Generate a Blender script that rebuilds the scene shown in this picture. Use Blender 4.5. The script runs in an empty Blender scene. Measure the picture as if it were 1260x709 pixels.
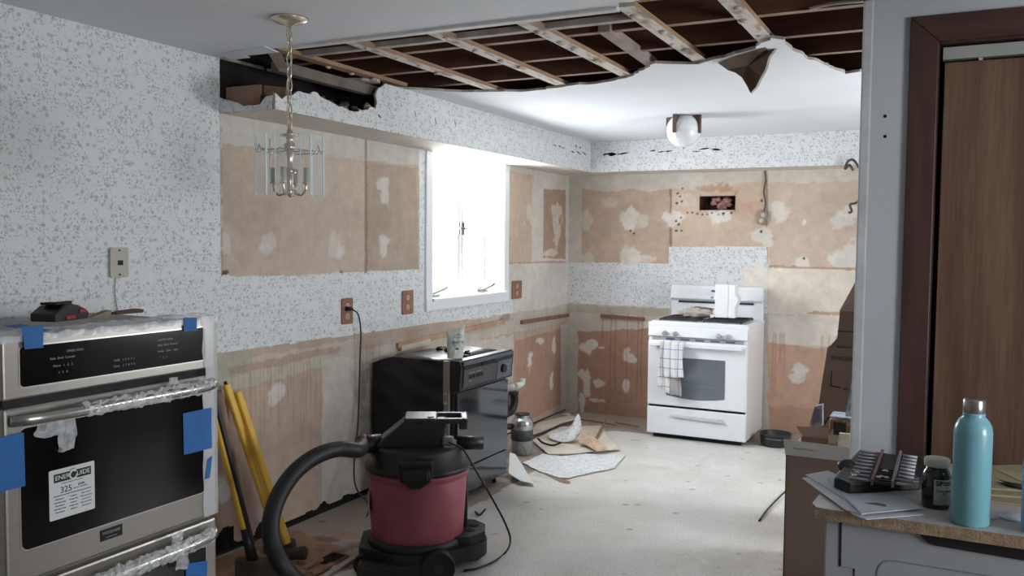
import bpy, bmesh, math, random
import numpy as np
from mathutils import Vector, Matrix, noise as mn
from mathutils.geometry import tessellate_polygon
random.seed(7)
PI = math.pi
scene = bpy.context.scene
COL = scene.collection

# ------------------------------------------------------------------ camera
F, CX, CY, H = 1075.0, 630.0, 354.5, 1.52
CR = np.array([[0.8920885, 0.0329005, -0.45066136],      # world = CR @ (right, down, forward)
               [0.45175647, -0.04351783, 0.89107928],
               [0.00970515, -0.99851077, -0.05368477]])
cam_d = bpy.data.cameras.new('camera')
cam = bpy.data.objects.new('camera', cam_d)
COL.objects.link(cam)
cam_d.sensor_fit = 'HORIZONTAL'
cam_d.sensor_width = 36.0
cam_d.lens = F / 1260 * 36.0
cam_d.clip_start = 0.05
m = Matrix.Identity(4)
for i in range(3):
    m[i][0] = CR[i][0]; m[i][1] = -CR[i][1]; m[i][2] = -CR[i][2]
m[2][3] = H
cam.matrix_world = m
scene.camera = cam
scene.view_settings.view_transform = 'Standard'
scene.view_settings.look = 'None'
scene.view_settings.gamma = 1.0
scene.view_settings.use_curve_mapping = False
scene.view_settings.exposure = 0.6

# ------------------------------------------------------------------ daylight
SKY = 17.0
FRONT_SKY = 1.0
wd = bpy.data.worlds.new('sky'); scene.world = wd; wd.use_nodes = True
bg = wd.node_tree.nodes['Background']
bg.inputs[0].default_value = (0.94, 0.975, 1.0, 1); bg.inputs[1].default_value = SKY

def area_light(name, loc, rot, sx, sy, power=0, color=(1, 1, 1), portal=False):
    d = bpy.data.lights.new(name, 'AREA'); d.shape = 'RECTANGLE'; d.size = sx; d.size_y = sy
    d.energy = power; d.color = color
    o = bpy.data.objects.new(name, d); COL.objects.link(o)
    o.location = loc; o.rotation_euler = rot
    if portal: d.cycles.is_portal = True
    return o
# openings that daylight comes through: the kitchen window, and two unseen ones added for light
area_light('opening_portal', (-3.20, 5.415, 1.63), (0, -PI/2, 0), 0.95, 0.95, portal=True)
area_light('opening_portal', (2.62, 1.0, 1.40), (0, PI/2, 0), 0.8, 1.1, portal=True)
area_light('opening_portal', (1.16, 5.0, 1.35), (0, PI/2, 0), 0.9, 0.9, portal=True)

def ray(px, py): return Vector((CR @ np.array([px - CX, py - CY, F])).tolist())
O = Vector((0, 0, H))
def atx(px, py, x): r = ray(px, py); return O + r * (x / r.x)
def aty(px, py, y): r = ray(px, py); return O + r * (y / r.y)
def atz(px, py, z): r = ray(px, py); return O + r * ((z - H) / r.z)
def atd(px, py, d): return O + ray(px, py) * (d / F)

# ------------------------------------------------------------------ colours and materials
def lin(c): return c / 12.92 if c <= 0.04045 else ((c + 0.055) / 1.055) ** 2.4
def C(h):
    h = h.lstrip('#'); return tuple(lin(int(h[i:i+2], 16) / 255) for i in (0, 2, 4))
class NT:
    def __init__(s, mat): s.t = mat.node_tree; s.n = s.t.nodes; s.l = s.t.links
    def new(s, typ, **kw):
        n = s.n.new(typ)
        for k, v in kw.items():
            if k.startswith('i_'):
                key = k[2:]; key = int(key) if key.isdigit() else key
                s.put(n.inputs[key], v)
            else: setattr(n, k, v)
        return n
    def put(s, sock, v):
        if isinstance(v, bpy.types.NodeSocket): s.l.new(v, sock)
        else: sock.default_value = v
    def math(s, op, a, b=0.0, c=0.0):
        n = s.new('ShaderNodeMath', operation=op); s.put(n.inputs[0], a); s.put(n.inputs[1], b)
        if op in ('MULTIPLY_ADD', 'SMOOTH_MIN', 'COMPARE'): s.put(n.inputs[2], c)
        return n.outputs[0]
    def mix(s, fac, a, b, mode='MIX'):
        n = s.new('ShaderNodeMix', data_type='RGBA', blend_type=mode)
        s.put(n.inputs[0], fac); s.put(n.inputs[6], a); s.put(n.inputs[7], b); return n.outputs[2]
    def noise(s, vec, scale, detail=4, rough=.55):
        n = s.new('ShaderNodeTexNoise'); s.put(n.inputs['Vector'], vec)
        n.inputs['Scale'].default_value = scale; n.inputs['Detail'].default_value = detail
        n.inputs['Roughness'].default_value = rough; return n.outputs[0]
    def ramp(s, fac, stops):
        n = s.new('ShaderNodeValToRGB'); s.put(n.inputs[0], fac)
        e = n.color_ramp.elements
        while len(e) < len(stops): e.new(0.5)
        for el, (p, c) in zip(e, stops):
            el.position = p; el.color = tuple(c) + (1,) if len(c) == 3 else c
        return n.outputs[0]
MATS = {}
def base_mat(name):
    mt = bpy.data.materials.new(name); mt.use_nodes = True
    nt = NT(mt); return mt, nt, nt.n['Principled BSDF']
def mat(name, col, rough=.6, metal=0, var=0.12, vscale=8, bump=0, bscale=60, spec=.5, coat=0, trans=0, ior=1.45, emit=0, stretch=None, col2=None, thr=None, alpha=1):
    if name in MATS: return MATS[name]
    mt, nt, p = base_mat(name)
    co = nt.new('ShaderNodeTexCoord').outputs['Object']
    if stretch:
        mp = nt.new('ShaderNodeMapping'); nt.l.new(co, mp.inputs[0]); mp.inputs['Scale'].default_value = stretch; co = mp.outputs[0]
    c = C(col) if isinstance(col, str) else col
    nz = nt.noise(co, vscale)
    if col2:
        lo, hi = thr or (.4, .6)
        colr = nt.ramp(nz, [(lo, c), (hi, C(col2))])
    else:
        d = tuple(max(0, x * (1 - var)) for x in c); u = tuple(min(1, x * (1 + var)) for x in c)
        colr = nt.ramp(nz, [(.3, d), (.7, u)])
    nt.l.new(colr, p.inputs['Base Color'])
    p.inputs['Roughness'].default_value = rough; p.inputs['Metallic'].default_value = metal
    p.inputs['Specular IOR Level'].default_value = spec
    p.inputs['Coat Weight'].default_value = coat; p.inputs['Coat Roughness'].default_value = .08
    p.inputs['Transmission Weight'].default_value = trans; p.inputs['IOR'].default_value = ior
    p.inputs['Alpha'].default_value = alpha
    if emit: p.inputs['Emission Color'].default_value = (*c, 1); p.inputs['Emission Strength'].default_value = emit
    if bump:
        b = nt.new('ShaderNodeBump'); b.inputs['Strength'].default_value = bump; b.inputs['Distance'].default_value = .004
        nt.l.new(nt.noise(co, bscale, 3), b.inputs['Height']); nt.l.new(b.outputs[0], p.inputs['Normal'])
    MATS[name] = mt; return mt

def paper_pattern(nt, axis, bgcol='#d9dbdd'):
    """small sprigs and flowers printed on a pale ground; axis is the wall normal"""
    pos = nt.new('ShaderNodeNewGeometry').outputs['Position']
    sp = nt.new('ShaderNodeSeparateXYZ', i_0=pos)
    cb = nt.new('ShaderNodeCombineXYZ')
    if axis == 'x': nt.l.new(sp.outputs[1], cb.inputs[0]); nt.l.new(sp.outputs[2], cb.inputs[1])
    elif axis == 'y': nt.l.new(sp.outputs[0], cb.inputs[0]); nt.l.new(sp.outputs[2], cb.inputs[1])
    else: nt.l.new(sp.outputs[0], cb.inputs[0]); nt.l.new(sp.outputs[1], cb.inputs[1])
    base = cb.outputs[0]
    col = nt.mix(nt.noise(base, 3, 2), C(bgcol) + (1,), tuple(x * .93 for x in C(bgcol)) + (1,))
    clump = nt.noise(base, 15, 1)
    def layer(cell, off, a, b, prob, cols, strength, use_clump=True):
        strength *= .92
        nonlocal col
        v = nt.new('ShaderNodeVectorMath', operation='MULTIPLY_ADD', i_0=base, i_1=(1/cell, 1/cell, 0), i_2=(off, off * 1.7, 0)).outputs[0]
        vo = nt.new('ShaderNodeTexVoronoi', voronoi_dimensions='2D', i_Vector=v, i_Scale=1.0, i_Randomness=.95)
        loc = nt.new('ShaderNodeVectorMath', operation='SUBTRACT', i_0=v, i_1=vo.outputs['Position']).outputs[0]
        cs = nt.new('ShaderNodeSeparateColor', i_0=vo.outputs['Color'])
        ang = nt.math('MULTIPLY', cs.outputs[0], 6.28)
        ro = nt.new('ShaderNodeVectorRotate', rotation_type='Z_AXIS', i_Vector=loc, i_Angle=ang).outputs[0]
        sc = nt.new('ShaderNodeVectorMath', operation='MULTIPLY', i_0=ro, i_1=(1/a, 1/b, 0)).outputs[0]
        ln = nt.new('ShaderNodeVectorMath', operation='LENGTH', i_0=sc).outputs['Value']
        inside = nt.math('SUBTRACT', 1.15, ln)
        inside = nt.math('MULTIPLY', inside, 4); n = inside.node; n.use_clamp = True
        on = nt.math('LESS_THAN', cs.outputs[1], prob)
        f = nt.math('MULTIPLY', inside, on)
        if use_clump:
            cm = nt.math('MULTIPLY', nt.math('SUBTRACT', clump, .385), 7); cm.node.use_clamp = True
            f = nt.math('MULTIPLY', f, cm)
        f = nt.math('MULTIPLY', f, strength)
        k = len(cols); rr = nt.ramp(cs.outputs[2], [(i / k, C(c)) for i, c in enumerate(cols)])
        rr.node.color_ramp.interpolation = 'CONSTANT'
        col = nt.mix(f, col, rr)
    layer(.046, 3.3, .21, .17, .72, ['#a0abb6', '#b9b4a0', '#a6adb6', '#adafaa'], .6, False)
    layer(.046, 3.3, .09, .07, .72, ['#8b98a5', '#b0ab95', '#939ca7'], .6, False)
    layer(.015, 0.0, .36, .15, .45, ['#8b9694', '#9ba59b', '#919ba5', '#7f878a'], .7)
    layer(.019, 9.1, .33, .12, .65, ['#96a09a', '#aaac9f', '#8c939c'], .65)
    layer(.024, 14.3, .25, .10, .66, ['#8a9793', '#a3a89a', '#8995a2', '#7f8889'], .72)
    layer(.021, 5.7, .22, .16, .55, ['#a6b0b9', '#b6b3a5'], .6)
    return col

def wall_material(name, axis, paper=True, bump=.25, painted=True):
    """plaster surface: vertex colour is the bare wall's own colour, alpha marks where wallpaper is left"""
    mt, nt, p = base_mat(name)
    at = nt.new('ShaderNodeVertexColor', layer_name='surface')
    pos = nt.new('ShaderNodeNewGeometry').outputs['Position']
    nz = nt.ramp(nt.noise(pos, 14, 6, .7), [(.3, (.86, .86, .86)), (.7, (1.08, 1.07, 1.06))])
    nz2 = nt.ramp(nt.noise(pos, 2.2, 3, .6), [(.35, (.9, .89, .88)), (.65, (1.05, 1.05, 1.05))])
    bare = nt.mix(1.0, at.outputs[0], nz, 'MULTIPLY'); bare = nt.mix(1.0, bare, nz2, 'MULTIPLY')
    if paper:
        f = nt.math('GREATER_THAN', at.outputs[1], .5)
        colr = nt.mix(f, bare, paper_pattern(nt, axis))
    else: colr = bare
    nt.l.new(colr, p.inputs['Base Color']); p.inputs['Roughness'].default_value = .85
    p.inputs['Specular IOR Level'].default_value = .25
    b = nt.new('ShaderNodeBump'); b.inputs['Strength'].default_value = bump; b.inputs['Distance'].default_value = .003
    nt.l.new(nt.noise(pos, 40, 4), b.inputs['Height']); nt.l.new(b.outputs[0], p.inputs['Normal'])
    return mt
def paper_mat(axis):
    k = 'wallpaper_' + axis
    if k in MATS: return MATS[k]
    mt, nt, p = base_mat(k)
    nt.l.new(paper_pattern(nt, axis), p.inputs['Base Color']); p.inputs['Roughness'].default_value = .8
    p.inputs['Specular IOR Level'].default_value = .25
    MATS[k] = mt; return mt

# ------------------------------------------------------------------ mesh builder
class B:
    def __init__(s, M=None): s.v = []; s.f = []; s.mi = []; s.sm = []; s.M = M or Matrix.Identity(4); s.cur = 0
    def add(s, vs, fs, smooth=False, M=None):
        o = len(s.v); T = s.M @ M if M is not None else s.M
        s.v += [T @ Vector(v) for v in vs]; s.f += [[o + i for i in f] for f in fs]
        s.mi += [s.cur] * len(fs); s.sm += [smooth] * len(fs); return s
    def use(s, i): s.cur = i; return s
    def box(s, a, b, M=None):
        (x0, y0, z0), (x1, y1, z1) = [min(p, q) for p, q in zip(a, b)], [max(p, q) for p, q in zip(a, b)]
        return s.add([(x0,y0,z0),(x1,y0,z0),(x1,y1,z0),(x0,y1,z0),(x0,y0,z1),(x1,y0,z1),(x1,y1,z1),(x0,y1,z1)],
              [(0,3,2,1),(4,5,6,7),(0,1,5,4),(1,2,6,5),(2,3,7,6),(3,0,4,7)], M=M)
    def bar(s, p0, p1, w, h, up=(0, 0, 1), n=None):
        p0, p1 = Vector(p0), Vector(p1); d = (p1 - p0); L = d.length; d.normalize()
        u = Vector(up); r = d.cross(u)
        if r.length < 1e-4: r = d.cross(Vector((1, 0, 0)))
        r.normalize(); u = r.cross(d).normalized()
        M = Matrix((( r.x, d.x, u.x, p0.x), (r.y, d.y, u.y, p0.y), (r.z, d.z, u.z, p0.z), (0, 0, 0, 1)))
        return s.box((-w/2, 0, -h/2), (w/2, L, h/2), M=M)
    def cyl(s, p0, p1, r0, r1=None, n=20, caps=True):
        r1 = r0 if r1 is None else r1
        return s.tube([p0, p1], [r0, r1], n, caps=caps)
    def tube(s, pts, r, n=10, caps=True, closed=False, flat=None):
        pts = [Vector(p) for p in pts]; N = len(pts); rs = r if isinstance(r, (list, tuple)) else [r] * N
        vs, fs = [], []
        prev = None
        for i, p in enumerate(pts):
            if closed: t = pts[(i + 1) % N] - pts[i - 1]
            else: t = pts[min(i + 1, N - 1)] - pts[max(i - 1, 0)]
            t.normalize()
            if prev is None:
                a = t.orthogonal().normalized() if abs(t.z) > .95 else t.cross(Vector((0, 0, 1))).normalized()
            else:
                a = prev - t * prev.dot(t)
                a = a.normalized() if a.length > 1e-6 else t.orthogonal().normalized()
            prev = a; b = t.cross(a)
            fa = flat or 1
            for k in range(n):
                th = 2 * PI * k / n
                vs.append(p + (a * math.cos(th) + b * math.sin(th) * fa) * rs[i])
        for i in range(N - (0 if closed else 1)):
            j = (i + 1) % N
            for k in range(n):
                fs.append((i*n + k, i*n + (k+1) % n, j*n + (k+1) % n, j*n + k))
        s.add(vs, fs, True)
        if caps and not closed:
            o = len(s.v) - len(vs)
            s.f += [[o + k for k in range(n)][::-1], [o + (N-1)*n + k for k in range(n)]]
            s.mi += [s.cur] * 2; s.sm += [False] * 2
        return s
    def lathe(s, prof, c=(0, 0, 0), n=32, M=None, smooth=True):
        vs, fs = [], []
        for r, z in prof:
            for k in range(n):
                th = 2 * PI * k / n; vs.append((c[0] + r * math.cos(th), c[1] + r * math.sin(th), c[2] + z))
        for i in range(len(prof) - 1):
            for k in range(n): fs.append((i*n + k, i*n + (k+1) % n, (i+1)*n + (k+1) % n, (i+1)*n + k))
        if prof[0][0] > 1e-5: fs.append([k for k in range(n)][::-1])
        if prof[-1][0] > 1e-5: fs.append([(len(prof)-1)*n + k for k in range(n)])
        return s.add(vs, fs, smooth, M)
    def prism(s, poly, axis, d0, d1, M=None, smooth=False):
        """poly in the two other axes (order x,y,z), extruded along axis"""
        def mk(a, b, d): return {'x': (d, a, b), 'y': (a, d, b), 'z': (a, b, d)}[axis]
        n = len(poly); vs = [mk(a, b, d0) for a, b in poly] + [mk(a, b, d1) for a, b in poly]
        tri = tessellate_polygon([[Vector((a, b, 0)) for a, b in poly]])
        fs = [tuple(t) for t in tri] + [tuple(i + n for i in t[::-1]) for t in tri]
        fs += [(i, (i+1) % n, n + (i+1) % n, n + i) for i in range(n)]
        return s.add(vs, fs, smooth, M)
    def ball(s, c, r, n=16, sc=(1, 1, 1), M=None, lump=0, seed=0):
        vs, fs = [], []; m_ = n // 2
        for i in range(m_ + 1):
            ph = PI * i / m_
            for k in range(n):
                th = 2 * PI * k / n; d = Vector((math.sin(ph)*math.cos(th), math.sin(ph)*math.sin(th), math.cos(ph)))
                q = 1 + (lump * mn.noise(d * 2.3 + Vector((seed, seed * 1.3, 0))) if lump else 0)
                vs.append((c[0] + d.x*r*sc[0]*q, c[1] + d.y*r*sc[1]*q, c[2] + d.z*r*sc[2]*q))
        for i in range(m_):
            for k in range(n): fs.append((i*n + k, (i+1)*n + k, (i+1)*n + (k+1) % n, i*n + (k+1) % n))
        return s.add(vs, fs, True, M)
    def build(s, name, mats, parent=None, bevel=0, seg=2, sub=0, label=None, solid=0):
        me = bpy.data.meshes.new(name)
        off = Vector(parent['_o']) if parent is not None and '_o' in parent else Vector((0, 0, 0))
        if parent is None and s.v:
            xs = [v.x for v in s.v]; ys = [v.y for v in s.v]; zs = [v.z for v in s.v]
            off = Vector(((min(xs)+max(xs))/2, (min(ys)+max(ys))/2, min(zs)))
        me.from_pydata([tuple(v - off) for v in s.v], [], s.f)
        for mm in (mats if isinstance(mats, (list, tuple)) else [mats]): me.materials.append(mm)
        for p, a, b in zip(me.polygons, s.mi, s.sm): p.material_index = a; p.use_smooth = b
        bm = bmesh.new(); bm.from_mesh(me); bmesh.ops.remove_doubles(bm, verts=bm.verts, dist=1e-6)
        bmesh.ops.recalc_face_normals(bm, faces=bm.faces); bm.to_mesh(me); bm.free()
        o = bpy.data.objects.new(name, me); COL.objects.link(o)
        if parent is None: o.location = off
        else:
            o.parent = parent; o['_o'] = tuple(off)
        if solid:
            q = o.modifiers.new('solid', 'SOLIDIFY'); q.thickness = solid; q.offset = 0
        if bevel:
            q = o.modifiers.new('bevel', 'BEVEL'); q.width = bevel; q.segments = seg; q.limit_method = 'ANGLE'; q.angle_limit = math.radians(40)
        if sub:
            q = o.modifiers.new('sub', 'SUBSURF'); q.levels = sub; q.render_levels = sub
        if label: o['label'] = label
        return o
def tag(o, label, cat, group=None, kind=None):
    o['label'] = label; o['category'] = cat
    if group: o['group'] = group
    if kind: o['kind'] = kind
    return o
def thing(name, label, cat, loc, group=None):
    o = bpy.data.objects.new(name, None); COL.objects.link(o); o.location = loc; o.empty_display_size = .05
    o['_o'] = tuple(loc); return tag(o, label, cat, group)
def struct(o): o['kind'] = 'structure'; return o
def spline(pts, k=8):
    pts = [Vector(p) for p in pts]; out = []
    P = [2*pts[0] - pts[1]] + pts + [2*pts[-1] - pts[-2]]
    for i in range(1, len(P) - 2):
        a, b, c, d = P[i-1], P[i], P[i+1], P[i+2]
        for j in range(k):
            t = j / k
            out.append(.5*((2*b) + (c-a)*t + (2*a-5*b+4*c-d)*t*t + (3*b-a-3*c+d)*t**3))
    out.append(pts[-1]); return out
def text(s, size, M, material, parent, name='lettering', align='CENTER', extrude=.0003, label=None, sx=1.0):
    cu = bpy.data.curves.new('t', 'FONT'); cu.body = s; cu.size = size; cu.align_x = align; cu.align_y = 'CENTER'; cu.extrude = extrude
    to = bpy.data.objects.new('t', cu); COL.objects.link(to)
    bpy.context.view_layer.update()
    me = bpy.data.meshes.new_from_object(to.evaluated_get(bpy.context.evaluated_depsgraph_get()))
    bpy.data.objects.remove(to)
    off = Vector(parent['_o']); me.transform(Matrix.Translation(-off) @ M @ Matrix.Diagonal((sx, 1, 1, 1)))
    me.materials.clear(); me.materials.append(material)
    o = bpy.data.objects.new(name, me); COL.objects.link(o); o.parent = parent; o['_o'] = tuple(off)
    if label: o['label'] = label
    return o
def frame(o, x, y):
    """matrix with origin o and in-plane axes x,y"""
    x = Vector(x).normalized(); y = Vector(y); y = (y - x * y.dot(x)).normalized(); z = x.cross(y); o = Vector(o)
    return Matrix(((x.x, y.x, z.x, o.x), (x.y, y.y, z.y, o.y), (x.z, y.z, z.z, o.z), (0, 0, 0, 1)))

# ------------------------------------------------------------------ wall painter
rng = np.random.RandomState(3)
_N = rng.rand(256, 256)
def vnoise(x, y):
    xi = np.floor(x).astype(int); yi = np.floor(y).astype(int); fx = x - xi; fy = y - yi
    fx = fx*fx*(3-2*fx); fy = fy*fy*(3-2*fy)
    g = lambda a, b: _N[a % 256, b % 256]
    return (g(xi, yi)*(1-fx) + g(xi+1, yi)*fx)*(1-fy) + (g(xi, yi+1)*(1-fx) + g(xi+1, yi+1)*fx)*fy
def fbm(x, y, s, o=0):
    return (vnoise(x*s+o, y*s+o*1.7) + .5*vnoise(x*s*2+o, y*s*2+9) + .25*vnoise(x*s*4+o, y*s*4+3)) / 1.75 - .5
class Surface:
    """a dense sheet in two world axes that carries its own painted colour"""
    def __init__(s, u0, u1, w0, w1, step, col, paper):
        s.nu = int(round((u1-u0)/step)) + 1; s.nw = int(round((w1-w0)/step)) + 1
        U, W = np.meshgrid(np.linspace(u0, u1, s.nu), np.linspace(w0, w1, s.nw), indexing='ij')
        s.U, s.W = U.ravel(), W.ravel(); s.k = 0
        s.c = np.zeros((s.U.size, 4)); s.c[:, :3] = C(col); s.c[:, 3] = paper; s.dead = np.zeros(s.U.size, bool)
    def warp(s, amt, sc=18):
        s.k += 5.3
        return s.U + fbm(s.U, s.W, sc, s.k)*amt*2, s.W + fbm(s.U, s.W, sc, s.k + 40)*amt*2
    def mask(s, poly, rough=.006, sc=18):
        u, w = s.warp(rough, sc) if rough else (s.U, s.W)
        m_ = np.zeros(u.size, bool); n = len(poly)
        for i in range(n):
            (a, b), (c, d) = poly[i], poly[(i+1) % n]
            if b == d: continue
            t = ((b > w) != (d > w)) & (u < (c-a)*(w-b)/(d-b) + a); m_ ^= t
        return m_
    def put(s, m_, col, a=1.0, paper=0):
        q = m_ * a if m_.dtype != bool else m_.astype(float) * a
        s.c[:, :3] = s.c[:, :3]*(1-q[:, None]) + np.array(C(col))*q[:, None]
        if paper is not None: s.c[q > .5, 3] = paper
    def poly(s, poly, col, rough=.006, a=1.0, paper=0, sc=18): s.put(s.mask(poly, rough, sc), col, a, paper)
    def blob(s, cu, cw, ru, rw, col, a=1.0, rough=.5, paper=None, sc=16, soft=False):
        s.k += 3.1
        d = np.sqrt(((s.U-cu)/ru)**2 + ((s.W-cw)/rw)**2) + fbm(s.U, s.W, sc, s.k)*rough*3.2 + fbm(s.U, s.W, sc*3, s.k+7)*rough*1.5
        q = np.clip((1-d)*(1.2 if soft else 4), 0, 1); s.put(q, col, a, paper)
    def drip(s, u, w1, w0, wid, col, a=.7):
        s.k += 1.7
        uu = s.U + fbm(s.U, s.W, 6, s.k)*.02
        q = np.clip(1 - np.abs(uu-u)/wid, 0, 1) * ((s.W < w1) & (s.W > w0)) * np.clip((s.W - w0)/max(1e-3, (w1-w0)*.3), 0, 1)
        s.put(q, col, a, None)
    def kill(s, m_): s.dead |= m_
    def build(s, name, plane, const, material, sat=1.0, gain=1.0):
        lm = s.c[:, :3] @ np.array([.3, .5, .2]); s.c[:, :3] = (lm[:, None] + (s.c[:, :3]-lm[:, None])*sat)*gain
        z = np.full(s.U.size, const)
        co = {'x': (z, s.U, s.W), 'y': (s.U, z, s.W), 'z': (s.U, s.W, z)}[plane]
        co = np.stack(co, 1)
        idx = np.arange(s.U.size).reshape(s.nu, s.nw)
        q = np.stack([idx[:-1, :-1], idx[1:, :-1], idx[1:, 1:], idx[:-1, 1:]], -1).reshape(-1, 4)
        q = q[~s.dead[q].any(1)]
        me = bpy.data.meshes.new(name)
        me.vertices.add(len(co)); me.vertices.foreach_set('co', co.ravel())
        me.loops.add(q.size); me.loops.foreach_set('vertex_index', q.ravel())
        me.polygons.add(len(q)); me.polygons.foreach_set('loop_start', np.arange(0, q.size, 4)); me.polygons.foreach_set('loop_total', np.full(len(q), 4))
        me.update(); me.validate()
        ca = me.color_attributes.new('surface', 'FLOAT_COLOR', 'POINT'); ca.data.foreach_set('color', s.c.ravel())
        me.materials.append(material)
        bm = bmesh.new(); bm.from_mesh(me); bmesh.ops.delete(bm, geom=[v for v in bm.verts if not v.link_faces], context='VERTS'); bm.to_mesh(me); bm.free()
        o = bpy.data.objects.new(name, me); COL.objects.link(o); return struct(o)

XL, YB, ZC = -3.08, 7.196, 2.355
ZS, XS, YS = 2.102, -2.745, 6.865         # soffit underside, left face, back face
YD = 3.25                                  # wall with the closet door
SX0 = 3.05                                 # near end of the soffit
WY0, WY1, WZ0 = 4.90, 5.93, 1.135          # kitchen window opening
XR = 1.10                                  # right wall of the kitchen

PLASTER, CREAM, TAN, TAN2, RUST, WHITEP = '#b9b0a5', '#c9bfae', '#b29b88', '#c3a287', '#b57c5f', '#cdc8c3'
def L(px, py): v = atx(px, py, XL); return (v.y, v.z)
def K(px, py): v = aty(px, py, YB); return (v.x, v.z)

# ------------------------------------------------------------------ wall_left
s = Surface(2.55, YB, 0.0, ZC, .0075, '#d9dbdd', 1)
s.poly([(2.5, -1), (2.5, .980), L(266, 434.5), L(539, 397), L(631, 387), L(697, 374), (YB+1, .96), (YB+1, -1)], TAN, .006)
# upper cabinet patch left of the window
UP = [(3.057, ZS+.03), (4.75, ZS+.03), L(516, 332), L(290, 342), L(290, 338.5), L(273, 339)]
s.poly(UP, '#bfbab3', .004)
s.poly([L(273, 176), L(330, 182), L(380, 190), L(430, 196), L(516, 204), L(516, 331), L(290, 341), L(273, 338)], '#b8a492', .012, sc=9)
s.poly([L(350, 186), L(448, 195), L(448, 334), L(345, 338)], '#bfad9c', .05, a=.6, sc=5)
s.poly([L(451, 199), L(512, 208), L(515, 331), L(451, 334)], '#ab9786', .006)
s.poly([L(449, 170), L(452, 170), L(452, 336), L(449, 336)], '#8b6650', .002, a=.7)
for (px, py, ru, rw) in ((333, 298, .065, .06), (325, 306, .05, .03), (413, 300, .07, .085), (418, 312, .05, .05), (472, 226, .06, .055), (474, 242, .05, .06), (473, 296, .065, .045), (472, 308, .055, .06), (277, 296, .04, .08)):
    y, z = L(px, py); s.blob(y, z, ru, rw, WHITEP, .8 if px > 440 else .55, .35)
s.poly([(3.047, ZS), (3.060, ZS), L(274, 340), L(272, 340)], '#8c7460', .002, a=.6)
for px in (278, 420, 448, 512, 276): y, z = L(px, 336); s.blob(y, z, .02, .012, '#5c4334', .8, .5)
# wallpaper strip beside the window stays; right of the window: cream and bare plaster
s.poly([(6.03, 3), (YB+1, 3), (YB+1, .90), L(631, 389), L(631, 372), L(627, 366)], '#c9c3bb', .008)
s.poly([L(625, 208), L(640, 212), L(655, 216), L(654, 323), L(625, 325)], '#c6ad97', .01)
s.poly([L(669, 232), L(696, 234), L(696, 319), L(668, 317)], '#ad8a73', .01)
s.poly([L(625, 323), L(697, 321), L(697, 323.5), L(625, 325)], '#b08462', .004, a=.7)
for (px, py, ru, rw) in ((656, 266, .17, .11), (685, 262, .12, .09), (686, 285, .10, .13), (676, 312, .2, .03)):
    y, z = L(px, py); s.blob(y, z, ru, rw, '#cfc5b6', .8, .4)
# below the paper
s.poly([(2.5, .98), (3.05, .975), (3.18, .94), (3.6, .93), (4.0, .95), (4.6, .93), (6.0, .96), (8, .955), (8, .80), (5.9, .80), (4.9, .76), (3.9, .82), (3.2, .79), (2.5, .80)], '#b7ad9f', .02, sc=8)
s.poly([(2.5, .98), (3.26, .975), (3.20, .87), (3.0, .84), (2.5, .84)], '#a9a592', .02, sc=9)
s.poly([(4.1, .955), (5.6, .94), (5.6, .88), (4.1, .88)], '#ad9584', .012, a=.75)
s.poly([L(396, 445), L(425, 440), L(470, 436), L(470, 640), L(396, 640)], '#bcb5ab', .018, sc=8)
s.blob(4.14, .45, .10, .5, '#6b625b', .55, .5, soft=True)  # soft shade beside the dishwasher, painted into the wall colour
s.blob(4.10, .12, .1, .12, '#c4bfb6', .8, .4)
for (px, py, ru, rw) in ((337, 485, .055, .065), (345, 480, .045, .05), (275, 602, .05, .07)):
    y, z = L(px, py); s.blob(y, z, ru, rw, WHITEP, .9, .35)
y0, z0 = L(300, 450)
for k in range(26):
    u = 3.08 + k*.028 + random.uniform(-.01, .01); s.drip(u, random.uniform(.86, .93), random.uniform(.35, .75), .007, '#8c5a3c', random.uniform(.2, .5))
s.poly([(3.1, .90), (3.95, .92), (3.95, .885), (3.1, .86)], '#9d6f50', .015, a=.45, sc=12)
for k in range(20): s.drip(random.uniform(4.15, 5.9), .9, random.uniform(.5, .8), .008, '#a07050', .35)
# right of the window, below
s.poly([L(633, 420), L(690, 404), L(690, 497), L(655, 515), L(633, 525)], '#ab826b', .012)
s.poly([(5.3, .80), (6.12, .78), (6.12, 0), (5.3, 0)], '#bfb6aa', .02)
s.poly([L(690.5, 400), L(699, 398), L(699, 505), L(690.5, 510)], '#c6beb2', .006)
for (px, py, ru, rw) in ((682, 423, .035, .09), (679, 467, .04, .10), (652, 444, .05, .08), (665, 420, .10, .03)):
    y, z = L(px, py); s.blob(y, z, ru, rw, '#d0cac0', .9, .5)
for k in range(10): s.drip(6.15 + k*.1 + random.uniform(-.03, .03), .86, random.uniform(.2, .7), .008, '#8f5538', .4)
s.blob(6.0, .93, .12, .05, '#7d5a40', .6, .6)
# ragged lower edge and the window opening
s.kill(s.W < np.where(s.U < 4.5, .034, .008) + (.075*np.clip(fbm(s.U, s.W*0, 5, 2)*4, 0, 1.4) + .07*(np.abs(s.U-3.02) < .10) )*(s.U < 4.5) + .04*np.clip(fbm(s.U, s.W*0, 9, 9)*3, 0, 1)*(s.U < 4.5))
s.kill((s.U > 3.058) & (s.W > ZS+.012))
s.kill((s.U > WY0+.004) & (s.U < WY1-.004) & (s.W > WZ0) & (s.W < ZS+.05))
wl = s.build('wall_left', 'x', XL, wall_material('left_wall_surface', 'x'), sat=.76, gain=1.06)
b = B(); b.box((XL-.016, 2.5, -.02), (XL-.012, 4.8, .3)); struct(b.build('wall_gap_shade', mat('gap_shade_black', '#0c0b0a', .95)))  # black board set behind the ragged gap, stands in for its shade
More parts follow.
